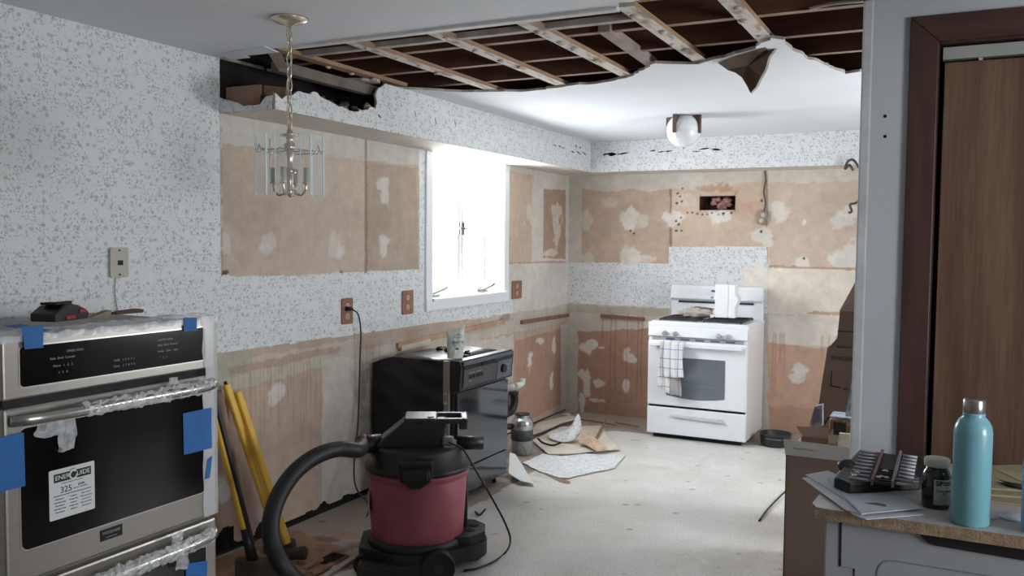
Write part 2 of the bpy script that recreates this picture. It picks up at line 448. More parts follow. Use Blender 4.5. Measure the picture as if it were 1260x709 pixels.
# near part of the same wall, in front and behind the camera
b = B(); b.add([(XL, -3, 0), (XL, 2.55, 0), (XL, 2.55, ZC), (XL, -3, ZC)], [(0, 1, 2, 3)])
b.build('wall_left', paper_mat('x')); o = bpy.context.scene.objects['wall_left.001']; struct(o)

# ------------------------------------------------------------------ wall_back
s = Surface(XL, XR, 0.0, ZS + .05, .008, '#c4bdb2', 0)
s.poly([K(716, 232), K(740, 236), K(780, 233), K(800, 236), K(825, 233), K(825, 325), K(716, 324)], '#b99f8a', .012)
s.poly([K(826, 233), K(862, 234), K(880, 228), K(915, 226), K(943, 222), K(943, 303), K(826, 303)], '#c6ad97', .014)
s.poly([K(946, 223), K(990, 225), K(1054, 222), (XR, 1.95), (XR, 1.31), K(946, 328)], '#c3ad9a', .012)
s.poly([K(824, 232), K(827, 232), K(827, 323), K(824, 323)], '#90593d', .004, a=.75)
s.poly([K(942.5, 222), K(945, 222), K(945, 328), K(942.5, 328)], '#a5714f', .004, a=.6)
s.blob(*K(884, 232), .18, .04, '#a8704c', .5, .6)
s.blob(*K(905, 255), .28, .08, '#c08a62', .35, .5, soft=True)
for (px, py, ru, rw, a) in ((775, 268, .095, .095, .9), (783, 274, .11, .08, .5), (776, 315, .10, .10, .7), (790, 320, .11, .04, .6), (829, 270, .10, .075, .9), (846, 245, .09, .06, .35), (885, 266, .115, .065, .95), (722, 270, .06, .1, .5), (936, 290, .10, .07, .9), (945, 297, .06, .05, .8),
                       (958, 262, .10, .08, .75), (1036, 270, .10, .07, .8), (1046, 262, .09, .06, .7), (1036, 318, .11, .09, .85), (1050, 312, .1, .12, .8), (987, 326, .06, .1, .75), (990, 273, .02, .03, .9), (748, 248, .10, .05, .3), (724, 318, .07, .05, .5)):
    s.blob(*K(px, py), ru, rw, '#d3cdc4', a, .3)
s.poly([K(946, 328), (XR, 1.32), (XR, .93), K(945, 392)], '#d2c6b6', .01)
s.poly([K(946, 326.5), (XR, 1.318), (XR, 1.305), K(946, 329.5)], '#9c7152', .004, a=.7)
# wallpaper left below the wall cupboards
s.poly([K(698, 322.8), K(823.5, 325), K(823.5, 304), K(943, 304), K(944, 330), K(944, 400), K(820, 379), K(697, 372)], '#d9dbdd', .003, paper=1)
s.blob(*K(935, 345), .16, .16, '#d8cfc2', .9, .3, paper=0)
# below
s.poly([(XL, .945), K(820, 380), K(944, 386), (XR, .93), (XR, -1), (XL, -1)], '#bdb4a8', .006)
s.poly([K(697, 374), K(822, 380), K(822, 390), K(697, 384)], '#a89e8b', .015, a=.8)
s.poly([K(711, 408), K(800, 404), K(800, 530), K(711, 530)], '#ab826a', .012)
s.poly([K(945, 386), (XR, .92), (XR, .79), K(945, 424)], '#cfc6b8', .02, sc=8)
s.poly([K(945, 421), K(975, 425), (XR, .72), (XR, -1), K(945, 560)], '#c29a7e', .018, sc=10)
s.poly([K(945, 500), (XR, .25), (XR, -1), K(945, 560)], '#ad8065', .05, a=.5, sc=5)
s.blob(*K(1020, 386), .25, .018, '#a77a50', .7, .6)
for (px, py, ru, rw) in ((722, 428, .06, .05), (729, 424, .05, .04), (772, 438, .06, .05), (778, 443, .05, .04), (770, 474, .032, .055), (722, 476, .04, .14), (716, 500, .03, .12), (716, 460, .03, .05), (738, 472, .07, .035), (735, 493, .085, .02), (985, 456, .07, .065), (980, 465, .06, .05), (740, 428, .05, .02)):
    s.blob(*K(px, py), ru, rw, '#d0cac0', .95, .4)
for px in (752, 741, 757, 772, 785, 790): s.drip(K(px, 400)[0], .89, .1 if px != 741 else .6, .008, '#8c4a2c', .65)
for px in (952, 960, 966, 1020, 1030, 955, 962, 1012): s.drip(K(px, 400)[0], .80, random.uniform(.2, .6), .010, '#a4663f', .55)
for px, py in ((834, 238), (837, 242), (839, 248), (833, 250), (846, 262), (852, 262), (858, 263), (864, 264), (870, 264), (876, 262), (838, 268), (832, 272), (835, 276), (884, 264), (890, 263), (900, 262), (838, 284), (832, 284), (989, 318), (937, 247), (937, 285), (776, 284), (780, 287), (840, 232)):
    s.blob(*K(px, py), .011, .011, '#33261f', .9, .3)
hx0, hz1 = K(862, 242); hx1, hz0 = K(904, 258)
s.kill((s.U > hx0) & (s.U < hx1) & (s.W > hz0) & (s.W < hz1))
s.build('wall_back', 'y', YB, wall_material('back_wall_surface', 'y'), sat=.80, gain=1.08)

# ------------------------------------------------------------------ window wall pieces outside, other walls
paint = mat('grey_white_paint', '#c3c7cc', .6, var=.04, vscale=5, bump=.15, bscale=120)
paint_r = mat('partition_paint', '#c6cad0', .55, var=.04, vscale=3, bump=.15, bscale=120)
plainwall = mat('plain_wall', '#c8c8c6', .8, var=.03)
b = B()  # front wall behind the camera and right wall with an unseen opening added for light
b.box((XL, -3.1, 0), (2.6, -3, ZC)); o = struct(b.build('wall_front', plainwall))
b = B(); x0 = 2.5
b.box((x0, -3, 0), (x0+.1, .45, ZC)); b.box((x0, 1.55, 0), (x0+.1, 3.3, ZC)); b.box((x0, .45, 0), (x0+.1, 1.55, 1.0)); b.box((x0, .45, 1.8), (x0+.1, 1.55, ZC))
struct(b.build('wall_right', plainwall))
b = B(); b.box((XR, 3.35, 0), (XR+.1, 4.55, 2.6)); b.box((XR, 5.45, 0), (XR+.1, 7.3, 2.6)); b.box((XR, 4.55, 0), (XR+.1, 5.45, .9)); b.box((XR, 4.55, 1.8), (XR+.1, 5.45, 2.6))
struct(b.build('wall_right', plainwall))  # unseen opening added in the kitchen's right wall for fill light

dark0 = mat('light_block_shell', '#2b2522', .95)  # dark shell added behind the walls to keep sky out of the holes
b = B(); b.box((XL-.3, YB+.14, -.3), (XR+.2, YB+.16, 2.7)); struct(b.build('wall_light_block', dark0))
b = B(); b.box((XL-.22, -3, -.3), (XL-.18, WY0-.1, 2.7)); b.box((XL-.22, WY1+.1, -.3), (XL-.18, YB+.2, 2.7)); b.box((XL-.22, WY0-.1, -.3), (XL-.18, WY1+.1, WZ0-.05)); b.box((XL-.22, WY0-.1, ZS+.05), (XL-.18, WY1+.1, 2.7)); struct(b.build('wall_light_block', dark0))
b = B(); b.box((XL-.3, 2.6, 2.62), (XR+.3, YB+.2, 2.64)); b.box((XL-.25, 2.5, -.32), (XR+.3, YB+.2, -.3)); struct(b.build('wall_light_block', dark0))
# ------------------------------------------------------------------ floor
s = Surface(XL-.005, XR, 2.5, YB+.1, .015, '#d8d7d4', 1)
def FZ(px, py): v = atz(px, py, 0); return (v.x, v.y)
sub = [(XL-.2, 2.4), (-2.60, 2.4), (-2.52, 3.05), (-2.40, 3.3), (-2.43, 5.2), (-2.55, 5.9), (-2.70, 6.35), (-2.40, 6.60), (-1.3, 6.62), (-1.1, 6.70), (-.95, 7.0), (-.9, 7.4), (XL-.2, 7.4)]
s.poly(sub, '#a2968c', .02, sc=8)
s.poly([(XL-.2, 2.4), (-2.60, 2.4), (-2.52, 3.05), (-2.42, 3.28), (-2.75, 3.42), (-3.0, 3.5), (XL-.2, 3.4)], '#a07c66', .03, sc=7)
for k in range(40):
    y = random.uniform(2.7, 6.8); x = random.uniform(-3.05, -2.5)
    s.blob(x, y, random.uniform(.02, .10), random.uniform(.02, .12), random.choice(['#a89a8c', '#6f625a', '#b9aea2', '#5d4c42', '#a4785a']), random.uniform(.3, .8), .6, paper=None)
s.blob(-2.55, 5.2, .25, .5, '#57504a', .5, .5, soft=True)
for k in range(14):
    s.blob(random.uniform(-2.2, .6), random.uniform(3.2, 6.6), random.uniform(.05, .3), random.uniform(.05, .3), random.choice(['#b9b2a6', '#d2cdc4', '#aea698']), .3, .6, soft=True)
for k in range(60):
    s.blob(random.uniform(-2.35, .3), random.uniform(3.2, 6.6), .012, .016, '#6d655c', .6, .5)
hole = [FZ(392, 690), FZ(412, 680), FZ(437, 688), FZ(414, 703)]
s.kill(s.mask(hole, 0))
mt, nt, p = base_mat('kitchen_floor_surface')
at = nt.new('ShaderNodeVertexColor', layer_name='surface'); pos = nt.new('ShaderNodeNewGeometry').outputs['Position']
sp = nt.ramp(nt.noise(pos, 90, 3, .7), [(.38, (.80, .79, .77)), (.55, (1.02, 1.02, 1.02))])
cl = nt.ramp(nt.noise(pos, 3, 5, .65), [(.3, (.88, .87, .85)), (.65, (1.05, 1.05, 1.05))])
colr = nt.mix(1.0, nt.mix(1.0, at.outputs[0], sp, 'MULTIPLY'), cl, 'MULTIPLY')
rough = nt.ramp(nt.noise(pos, 5, 5, .7), [(.3, (.28,)*3), (.7, (.5,)*3)])
rr = nt.mix(at.outputs[1], (.85, .85, .85, 1), rough)
nt.l.new(colr, p.inputs['Base Color']); nt.l.new(rr, p.inputs['Roughness']); p.inputs['Specular IOR Level'].default_value = .45
bu = nt.new('ShaderNodeBump'); bu.inputs['Strength'].default_value = .2; bu.inputs['Distance'].default_value = .002
nt.l.new(nt.noise(pos, 50, 4), bu.inputs['Height']); nt.l.new(bu.outputs[0], p.inputs['Normal'])
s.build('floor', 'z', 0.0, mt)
b = B(); b.box((XL-.1, -3, -.02), (2.5, 2.5, 0)); b.box((XR, 2.5, -.02), (2.5, 3.3, 0))
struct(b.build('floor', mat('dining_floor', '#8a7a68', .5, var=.1)))
b = B(); b.box((-2.9, 2.9, -.16), (-2.2, 3.7, -.14)); struct(b.build('floor', mat('under_floor', '#3b332d', .9)))
b = B(); b.box((-2.62, 2.95, -.14), (-2.58, 3.6, -.03)); struct(b.build('trim_1', mat('old_wood_dark', '#5f5148', .85)))

# ------------------------------------------------------------------ ceiling with the torn opening
white = mat('ceiling_white', '#d6d9de', .85, var=.025, vscale=3, bump=.2, bscale=60)
gyp = mat('broken_gypsum', '#b3aba3', .95, var=.25, vscale=30, bump=.6, bscale=90)
kraft_d = mat('old_kraft_paper', '#7a6459', .9, var=.2, vscale=9)
def jag(pts, amp, step=.03, seed=1, closed=True):
    out = []; n = len(pts); rr = random.Random(seed)
    for i in range(n if closed else n-1):
        a, c = Vector((*pts[i], 0)), Vector((*pts[(i+1) % n], 0)); k = max(1, int((c-a).length / step))
        d = (c-a).normalized() if (c-a).length else Vector((1, 0, 0)); nrm = Vector((-d.y, d.x, 0))
        for j in range(k):
            p = a.lerp(c, j/k)
            if j: p = p + nrm * rr.uniform(-amp, amp) + d*rr.uniform(-.3, .3)*step
            out.append((p.x, p.y))
    return out
def slab(name, loops, plane, d0, d1, mats, kind=True):
    """flat sheet with holes: loops[0] outline, rest openings; mats = face, edge, back"""
    vs3 = [[Vector((a, c, 0)) for a, c in lp] for lp in loops]; tri = tessellate_polygon(vs3)
    flat = [p for lp in loops for p in lp]; n = len(flat)
    mk = {'x': lambda a, c, d: (d, a, c), 'y': lambda a, c, d: (a, d, c), 'z': lambda a, c, d: (a, c, d)}[plane]
    b = B(); b.v = [Vector(mk(a, c, d0)) for a, c in flat] + [Vector(mk(a, c, d1)) for a, c in flat]
    for t in tri: b.f.append(list(t)); b.mi.append(0); b.f.append([i+n for i in t[::-1]]); b.mi.append(2)
    o_ = 0
    for lp in loops:
        k = len(lp)
        for i in range(k): b.f.append([o_+i, o_+(i+1) % k, n+o_+(i+1) % k, n+o_+i]); b.mi.append(1)
        o_ += k
    b.sm = [False]*len(b.f)
    me = bpy.data.meshes.new(name); me.from_pydata([tuple(v) for v in b.v], [], b.f)
    for q in mats: me.materials.append(q)
    for pl, a in zip(me.polygons, b.mi): pl.material_index = a
    bm = bmesh.new(); bm.from_mesh(me); bmesh.ops.recalc_face_normals(bm, faces=bm.faces); bm.to_mesh(me); bm.free()
    o = bpy.data.objects.new(name, me); COL.objects.link(o)
    return struct(o) if kind else o
def Z(px, py): v = atz(px, py, ZC); return (v.x, v.y)
far_edge = [Z(*q) for q in ((462, 108), (490, 109.5), (520, 111), (560, 113), (600, 113), (640, 113), (662, 111), (705, 105), (735, 103), (757, 99), (780, 93), (795, 84), (806, 78), (835, 79), (860, 79), (872, 75), (900, 68), (930, 60), (948, 47), (965, 49), (975, 62), (990, 70), (1010, 78), (1040, 91), (1058, 88))]
hole = [(-3.079, 3.045), (-2.93, 3.02), (-2.80, 2.985), (-2.55, 3.03), (-2.3, 3.0), (-1.9, 3.0), (-1.4, 3.0), (-1.1, 3.0), (-1.08, 2.93), (-.5, 2.93), (.1, 2.95), (.1, 4.55), (-.3, 4.7)] + far_edge[::-1] + [(XS, 3.85), (XS+.0, 3.83), (-3.079, 3.6)]
holej = jag(hole, .013, .038, 4)
# the sheet reaches slightly outside the walls
outer = [(XL-.02, -3.0), (2.5, -3.0), (2.5, 3.3), (XR, 3.3), (XR, YB+.05), (XL-.02, YB+.05)]
slab('ceiling', [outer, holej], 'z', ZC, ZC+.013, [white, gyp, kraft_d])
# framing above
b = B(); b.box((XL-.3, 2.6, ZC+.24), (XR+.2, 5.6, ZC+.26)); b.box((XL-.3, 2.6, ZC+.02), (XL-.17, 5.6, ZC+.24)); b.box((XL-.3, 2.55, ZC+.015), (XR+.2, 2.6, ZC+.26)); b.box((XL-.3, 5.6, ZC+.015), (XR+.2, 5.65, ZC+.26)); b.box((XR, 2.6, ZC+.015), (XR+.2, 5.6, ZC+.26))
struct(b.build('ceiling', mat('attic_dark_wood', '#1d1512', .9, var=.3, vscale=4)))
jo = mat('joist_side_wood', '#5f3d2e', .85, var=.25, vscale=3, stretch=(1, 1, 8), bump=.3, bscale=30)
jo_b = mat('joist_under_wood', '#8f7866', .85, var=.2, vscale=6, stretch=(1, 12, 12))
words = ['nearest', 'second', 'third', 'fourth', 'farthest']
for i, y in enumerate((3.055, 3.45, 3.85, 4.25, 4.66)):
    b = B(); b.box((XL-.16, y-.02, ZC+.033), (XR+.05, y+.02, ZC+.225)); o = b.build('ceiling_joist', [jo, jo_b])
    for pl in o.data.polygons:
        if pl.normal.z < -.9: pl.material_index = 1
    tag(o, 'rough brown ceiling joist crossing the torn opening, %s from the camera' % words[i], 'joist', 'ceiling joists')
b = B(); b.box((-2.9, 3.225, ZC+.016), (-1.10, 3.262, ZC+.04)); tag(b.build('nailing_strip', mat('strip_pale', '#a39c95', .8, var=.25, vscale=9)), 'pale thin nailing strip across the front of the ceiling opening', 'board')
strap_m = [mat('strapping_tan', '#94775f', .85, var=.2, vscale=5, stretch=(6, 1, 6)), mat('strapping_plastered', '#cdc5bc', .85, col2='#978372', thr=(.48, .62), vscale=5, stretch=(3, 1, 3))]
sl = ['leftmost tan wooden ceiling strap, above the chandelier chain', 'second plaster-streaked wooden ceiling strap from the left', 'third plaster-streaked ceiling strap from the left', 'fourth ceiling strap from the left, with crumbs of gypsum on it',
      'fifth full ceiling strap from the left, pale and nailed at its near end', 'rightmost ceiling strap, above the hanging drywall flap']
for i, x in enumerate((-2.765, -2.352, -1.935, -1.525, -1.09, -.735)):
    b = B()
    if i == 0: b.box((x-.03, 3.06, ZC+.014), (x+.03, 4.1, ZC+.033))
    else: b.box((x-.034, 3.04, ZC+.0135), (x+.034, 4.85, ZC+.033))
    o = b.build('ceiling_strap', [strap_m[0] if i == 0 else strap_m[1], strap_m[0]])
    for pl in o.data.polygons:
        if abs(pl.normal.x) > .9: pl.material_index = 1
    tag(o, sl[i], 'board', 'furring straps under the ceiling joists')
    o['_o'] = tuple(o.location)
    for k in range(4):
        q = B(); q.ball((x+random.uniform(-.02, .02), 3.15+k*.22+random.uniform(0, .12), ZC+.010), random.uniform(.010, .018), 8, (1, random.uniform(1, 1.8), .45), lump=.9, seed=i*7+k); q.build('plaster_crumb', gyp, o)
b = B(); b.bar((-1.31, 3.40, ZC+.04), (-1.33, 4.10, ZC+.03), .05, .035); tag(b.build('blocking_board', mat('blocking_grey', '#8d8178', .85, var=.25)), 'short grey wooden blocking between the fourth and fifth ceiling straps', 'board')
b = B(); b.bar((-2.86, 3.18, ZC-.03), (-2.80, 4.0, ZC-.045), .05, .05); tag(b.build('soffit_framing', mat('soffit_stud', '#6e655e', .9, var=.3)), 'grey dirty wooden soffit stud lying below the leftmost ceiling strap', 'board')
b = B(); p0 = aty(332, 64, 3.04); b.add([aty(330, 66, 3.03), aty(346, 64, 3.03), aty(354, 84, 3.10), aty(342, 85, 3.10), aty(330, 66, 3.045), aty(346, 64, 3.045), aty(354, 84, 3.115), aty(342, 85, 3.115)], [(0,1,2,3),(4,7,6,5),(0,4,5,1),(1,5,6,2),(2,6,7,3),(3,7,4,0)])
tag(b.build('nailer_scrap', mat('scrap_tan', '#a08b78', .85)), 'short light wooden scrap hanging behind the chandelier chain', 'board')
b = B(); b.tube(spline([aty(996, 11, 3.4), aty(1015, 6, 3.4), aty(1035, 3, 3.4), aty(1062, 1, 3.42)]), .007, 8); tag(b.build('ceiling_cable', mat('white_cable', '#b9b2aa', .6)), 'pale electrical cable running between the joists at the top right', 'cable')
# white edge strip along the front of the opening
b = B(); b.box((-2.6, 2.975, ZC-.010), (-1.10, 3.012, ZC+.001)); struct(b.build('trim_2', mat('white_old_paint', '#c9c8c6', .7, var=.12, vscale=14)))
for (x0, x1, y, dz, tilt) in ((-3.0, -2.88, 3.0, -.018, .3), (-2.9, -2.7, 2.985, -.012, .2)):
    b = B(); b.add([(x0, y-.03, ZC-.001), (x1, y-.045, ZC-.001), (x1+.01, y+.03, ZC+dz), (x0+.02, y+.025, ZC+dz)], [(0, 1, 2, 3)]); tag(b.build('paper_scrap', white, solid=.004), 'loose white ceiling paper curling at the %s of the torn corner' % ('left' if x0 < -2.95 else 'right'), 'paper scrap')
# hanging drywall flap
brown = mat('drywall_brown_back', '#6b5547', .95, var=.22, vscale=7)
b = B()
T = [atz(884, 76, ZC), atz(902, 69, ZC), atz(926, 62, ZC), atz(944, 54, ZC+.01)]
tip = aty(924, 115, 3.95); r1 = aty(946, 70, 3.90); r2 = aty(938, 97, 3.93); l1 = aty(905, 92, 4.03); l2 = aty(918, 103, 3.98)
pts = [T[0], T[1], T[2], T[3], aty(960, 50, 3.88), aty(955, 60, 3.89), aty(947, 71, 3.91), aty(943, 85, 3.92), aty(937, 96, 3.94), aty(931, 108, 3.95), tip, aty(920, 106, 3.97), aty(914, 96, 4.0), aty(906, 90, 4.05), aty(896, 85, 4.1)]
mid = aty(922, 80, 4.0)
n = len(pts); vs = [mid] + pts; fs = [(0, i+1, (i+1) % n + 1) for i in range(n)]
b.add(vs, fs); o = b.build('drywall_flap', [brown, gyp], solid=.012)
o.modifiers['solid'].material_offset_rim = 1
tag(o, 'torn triangular drywall flap hanging brown side out from the ceiling', 'drywall piece')

# ------------------------------------------------------------------ soffits
dark = mat('cavity_shade_dark', '#1a1513', .95, var=.3)
def S(px, py): v = atx(px, py, XS); return (v.y, v.z)
top = [(3.053, 2.175)] + [S(*q) for q in ((347, 122), (352, 118), (365, 113), (378, 115), (388, 113), (398, 121), (410, 127), (424, 133), (434, 137), (447, 136), (455, 132), (462, 134), (464, 126), (462, 116), (466, 108))] + [(3.9, ZC-.001)]
out = jag(top, .007, .02, 9, closed=False) + [(3.9, ZC-.001), (YS+.012, ZC-.001), (YS+.012, ZS), (3.053, ZS)]
cuts = []
def gash(fn, px, py, ln, wd, slope, seed):
    """a small ragged slot cut through the soffit board"""
    rr = random.Random(seed); u, w = fn(px, py); k = 6; up, dn = [], []
    for i in range(k+1):
        t = i/k; h = wd*(.25 + math.sin(PI*t)*rr.uniform(.5, 1.0)); x = u + (t-.5)*ln; y = w + (t-.5)*ln*slope
        up.append((x, y+h/2)); dn.append((x, y-h/2))
    return up + dn[::-1]
def SB(px, py): v = aty(px, py, YS); return (v.x, v.z)
for i, (px, py, ln, wd, sl_) in enumerate(((683, 179, .08, .012, -.1), (689, 180, .06, .015, -.1), (693, 182, .05, .012, -.1), (705, 187, .07, .014, -.1), (712, 188, .10, .016, -.2), (719, 189, .09, .014, -.2), (709, 180, .03, .03, 0), (714, 182, .03, .018, 0), (511, 140, .012, .03, -2), (536, 149, .012, .04, -2), (560, 152, .012, .04, -2), (467, 143, .03, .012, -.4))):
    cuts.append(gash(S, px, py, ln, wd, sl_, i))
papx = paper_mat('x'); papy = paper_mat('y')
slab('wall_soffit_left', [out] + cuts, 'x', XS, XS-.013, [papx, gyp, kraft_d])
cuts = [gash(SB, px, py, ln, wd, sl_, 40+i) for i, (px, py, ln, wd, sl_) in enumerate(((750, 190, .12, .03, .0), (766, 189, .12, .012, .1), (803, 185.5, .05, .012, .1), (813, 187, .05, .010, .1), (823, 186, .06, .012, .1), (841, 182, .010, .03, 0), (857, 186.5, .06, .007, 0), (867, 183, .08, .013, .1), (881, 184, .08, .016, -.1), (747, 191, .04, .01, 0)))]
slab('wall_soffit_back', [[(XS-.012, ZS), (XR, ZS), (XR, ZC-.001), (XS-.012, ZC-.001)]] + cuts, 'y', YS, YS+.013, [papy, gyp, kraft_d])
usp = mat('soffit_underside', '#cdc6ba', .85, var=.1, vscale=4)
b = B(); b.box((XL, SX0+.012, ZS), (XS-.0135, YB, ZS+.012)); b.box((XS-.0135, YS+.0135, ZS), (XR, YB, ZS+.012)); struct(b.build('trim_3', usp))
endp = [(XL, ZS), (XS-.014, ZS), (XS-.014, 2.165), (-2.80, 2.16), (-2.83, 2.128), (-2.93, 2.125), (-2.99, 2.15), (-3.03, 2.16), (XL, 2.175)]
slab('wall_soffit_end', [jag(endp, .003, .02, 5)], 'y', SX0-.001, SX0+.012, [papy, gyp, kraft_d])
# things inside the broken soffit
b = B(); b.box((XL+.01, SX0+.03, ZS+.02), (-2.86, SX0+.045, 2.225)); struct(b.build('trim_4', mat('inner_brown_board', '#8e6d5f', .9, var=.15)))
b = B(); b.bar((-2.86, SX0+.06, 2.20), (-2.755, SX0+.09, 2.185), .02, .05); struct(b.build('trim_5', mat('inner_wood', '#7c6455', .9)))
b = B(); b.box((XL-.02, 2.99, ZS), (XL-.005, 5, 2.62)); b.box((XL-.02, 3.9, ZS+.02), (XS-.02, 3.91, 2.6)); struct(b.build('wall_cavity_shade', dark))  # dark boards close the soffit cavity, its shade put into their colour
dust = mat('grey_dust_insulation', '#47423f', 1, var=.5, vscale=30, bump=1, bscale=80)
b = B()
for k in range(46):
    y = random.uniform(3.1, 3.85); b.ball((random.uniform(-3.0, -2.78), y, 2.14+random.uniform(0, .07)), random.uniform(.015, .045), 8, (1, 1, .7), lump=1.1, seed=k)
tag(b.build('loose_insulation', dust), 'dark crumbling insulation and dust inside the broken soffit', 'insulation', kind='stuff')
for i, (px, py, r) in enumerate(((423, 137, .026), (452, 134, .030), (440, 137, .016))):
    v = atx(px, py, XS-.03); b = B(); b.ball(v, r, 12, (.6, 1, 1), lump=.7, seed=i); tag(b.build('gypsum_chunk', mat('chunk_grey', '#8d8680', .95, var=.3, vscale=40, bump=1)), ['small grey gypsum chunk at the middle of the broken soffit edge', 'rounded grey gypsum chunk at the right end of the broken soffit edge', 'tiny grey gypsum chunk between two larger ones on the soffit edge'][i], 'rubble')

# ------------------------------------------------------------------ kitchen window
wp = mat('window_white_paint', '#dfe3e8', .45, var=.02)
win = thing('window_1', 'white casement window with two bright panes under the soffit', 'window', (XL, (WY0+WY1)/2, WZ0)); win['kind'] = 'structure'
b = B(); t = .015
b.box((XL, WY0-.075, WZ0-.08), (XL+t, WY0+.005, ZS-.001)); b.box((XL, WY1-.005, WZ0-.08), (XL+t, WY1+.075, ZS-.001)); b.box((XL, WY0-.075, WZ0-.08), (XL+t+.004, WY1+.075, WZ0+.004))
b.build('window_casing', wp, win, bevel=.004)
b = B(); b.box((XL-.15, WY0-.01, WZ0-.02), (XL+.035, WY1+.01, WZ0)); b.build('window_sill', wp, win)
b = B(); b.box((XL-.15, WY0-.02, WZ0), (XL, WY0, ZS+.02)); b.box((XL-.15, WY1, WZ0), (XL, WY1+.02, ZS+.02)); b.box((XL-.15, WY0, ZS), (XL, WY1, ZS+.02)); b.build('window_jamb', wp, win)
ym = (WY0+WY1)/2
glass, nt, p = base_mat('clear_glass'); p.inputs['Base Color'].default_value = (.9, .95, 1, 1); p.inputs['Roughness'].default_value = .02; p.inputs['Alpha'].default_value = .06
for a, c, nm in ((WY0+.005, ym-.004, 'left'), (ym+.004, WY1-.005, 'right')):
    b = B(); x0, x1 = XL-.11, XL-.075; w = .042
    b.box((x0, a, WZ0+.005), (x1, a+w, ZS+.01)); b.box((x0, c-w, WZ0+.005), (x1, c, ZS+.01)); b.box((x0, a+w, WZ0+.005), (x1, c-w, WZ0+.05)); b.box((x0, a+w, ZS-.010), (x1, c-w, ZS+.01))
    sash = b.build('window_sash', wp, win)
    b = B(); b.box((XL-.095, a+w-.003, WZ0+.047), (XL-.092, c-w+.003, ZS-.008)); b.build('pane', glass, sash)
brz = mat('window_hardware', '#77736d', .4, metal=.5)
for px, py in ((541, 356), (600, 352)):
    v = atx(px, py, XL-.02); b = B(); b.tube(spline([v + Vector((-.04, -.03, -.03)), v + Vector((0, -.02, -.015)), v + Vector((.015, .03, 0)), v+Vector((.02, .07, .015))], 4), .008, 8); b.box((v.x-.05, v.y-.06, WZ0), (v.x-.01, v.y+.02, WZ0+.02)); b.build('window_crank', brz, win)
for dy in (-.045, .03):
    b = B(); b.box((XL-.075, ym+dy-.008, 1.56), (XL-.06, ym+dy+.008, 1.65)); b.box((XL-.06, ym+dy-.01, 1.60), (XL-.04, ym+dy+.03, 1.612)); b.build('window_latch', brz, win)

# ------------------------------------------------------------------ closet wall and door
DX0, DZ = -.068, 2.19
b = B(); b.box((-.30, YD, 0), (DX0-.02, YD+.11, ZC)); b.box((DX0-.02, YD, DZ+.01), (2.5, YD+.11, ZC)); b.box((1.25, YD, 0), (2.5, YD+.11, DZ+.01))
struct(b.build('wall_partition', paint_r, bevel=.004))
b = B(); b.box((-.306, YD-.004, 0), (-.272, YD+.114, ZC-.001)); struct(b.build('trim_6', mat('corner_bead', '#c9ccd0', .6), bevel=.006))
holes = B()
for px, py in ((1089, 143), (1089, 168)): v = aty(px, py, YD-.001); holes.ball(v, .006, 8, (1, .4, 1))
struct(holes.build('trim_7', mat('hole_black', '#101010', .9)))
wood = mat('red_brown_casing', '#4c342d', .45, var=.25, vscale=4, stretch=(9, 9, .8), bump=.1, bscale=30)
woodh = mat('red_brown_header', '#4c342d', .45, var=.25, vscale=4, stretch=(.8, 9, 9), bump=.1, bscale=30)
door = thing('door_1', 'flat brown wooden closet door in a reddish brown casing', 'door', (.6, YD, 0)); door['kind'] = 'structure'
b = B(); b.prism([(-.156, 0), (DX0, 0), (DX0, DZ), (-.156, DZ+.088)], 'y', YD-.018, YD); b.build('door_casing', wood, door, bevel=.004)
b = B(); b.prism([(-.156, DZ+.088), (DX0, DZ), (1.25, DZ), (1.34, DZ+.088)], 'y', YD-.018, YD); b.build('door_casing', woodh, door, bevel=.004)
b = B(); b.box((DX0-.012, YD, 0), (DX0+.003, YD+.11, DZ)); b.box((DX0-.012, YD, DZ-.004), (1.25, YD+.11, DZ+.01)); b.build('door_jamb', wood, door)
b = B(); b.box((DX0+.012, YD+.03, DZ-.052), (1.24, YD+.075, DZ-.012)); b.build('door_track', mat('track_pale', '#a9ada8', .5, metal=.2), door)
b = B(); b.box((.05, YD+.045, DZ-.07), (.062, YD+.055, DZ-.05)); b.build('door_pivot', mat('nylon', '#c9c5bd', .5), door)
mt, nt, p = base_mat('door_veneer')
co = nt.new('ShaderNodeTexCoord').outputs['Object']; mp = nt.new('ShaderNodeMapping'); nt.l.new(co, mp.inputs[0]); mp.inputs['Scale'].default_value = (5, 5, .5)
n1 = nt.noise(mp.outputs[0], 2.2, 6, .6)
mp2 = nt.new('ShaderNodeMapping'); nt.l.new(co, mp2.inputs[0]); mp2.inputs['Scale'].default_value = (60, 60, 2)
n2 = nt.noise(mp2.outputs[0], 2, 3, .6)
c1 = nt.ramp(n1, [(.3, C('#553f33')), (.5, C('#6f5342')), (.7, C('#866852'))]); c2 = nt.ramp(n2, [(.35, (.8, .8, .8)), (.65, (1.08, 1.08, 1.08))])
nt.l.new(nt.mix(1.0, c1, c2, 'MULTIPLY'), p.inputs['Base Color']); p.inputs['Roughness'].default_value = .42
b = B(); b.box((DX0+.018, YD+.035, .02), (.58, YD+.068, DZ-.062)); b.box((.585, YD+.035, .02), (1.235, YD+.068, DZ-.062)); b.build('door_panel', mt, door, bevel=.002)
b = B(); b.box((-.09, YD+.12, 0), (1.3, YD+.135, DZ+.02)); struct(b.build('wall_closet_shade', mat('closet_shade_black', '#14100e', .9)))  # black sheet behind the door, coloured as the closet's shade

# =================================================================== OBJECTS
black = mat('black_plastic', '#1b1b1d', .42, var=.2)
blackm = mat('black_matte', '#17171a', .7, var=.2)
def uv_frame(px, py, plane, val, x, y):
    v = {'x': atx, 'y': aty, 'z': atz}[plane](px, py, val); return frame(v, x, y)

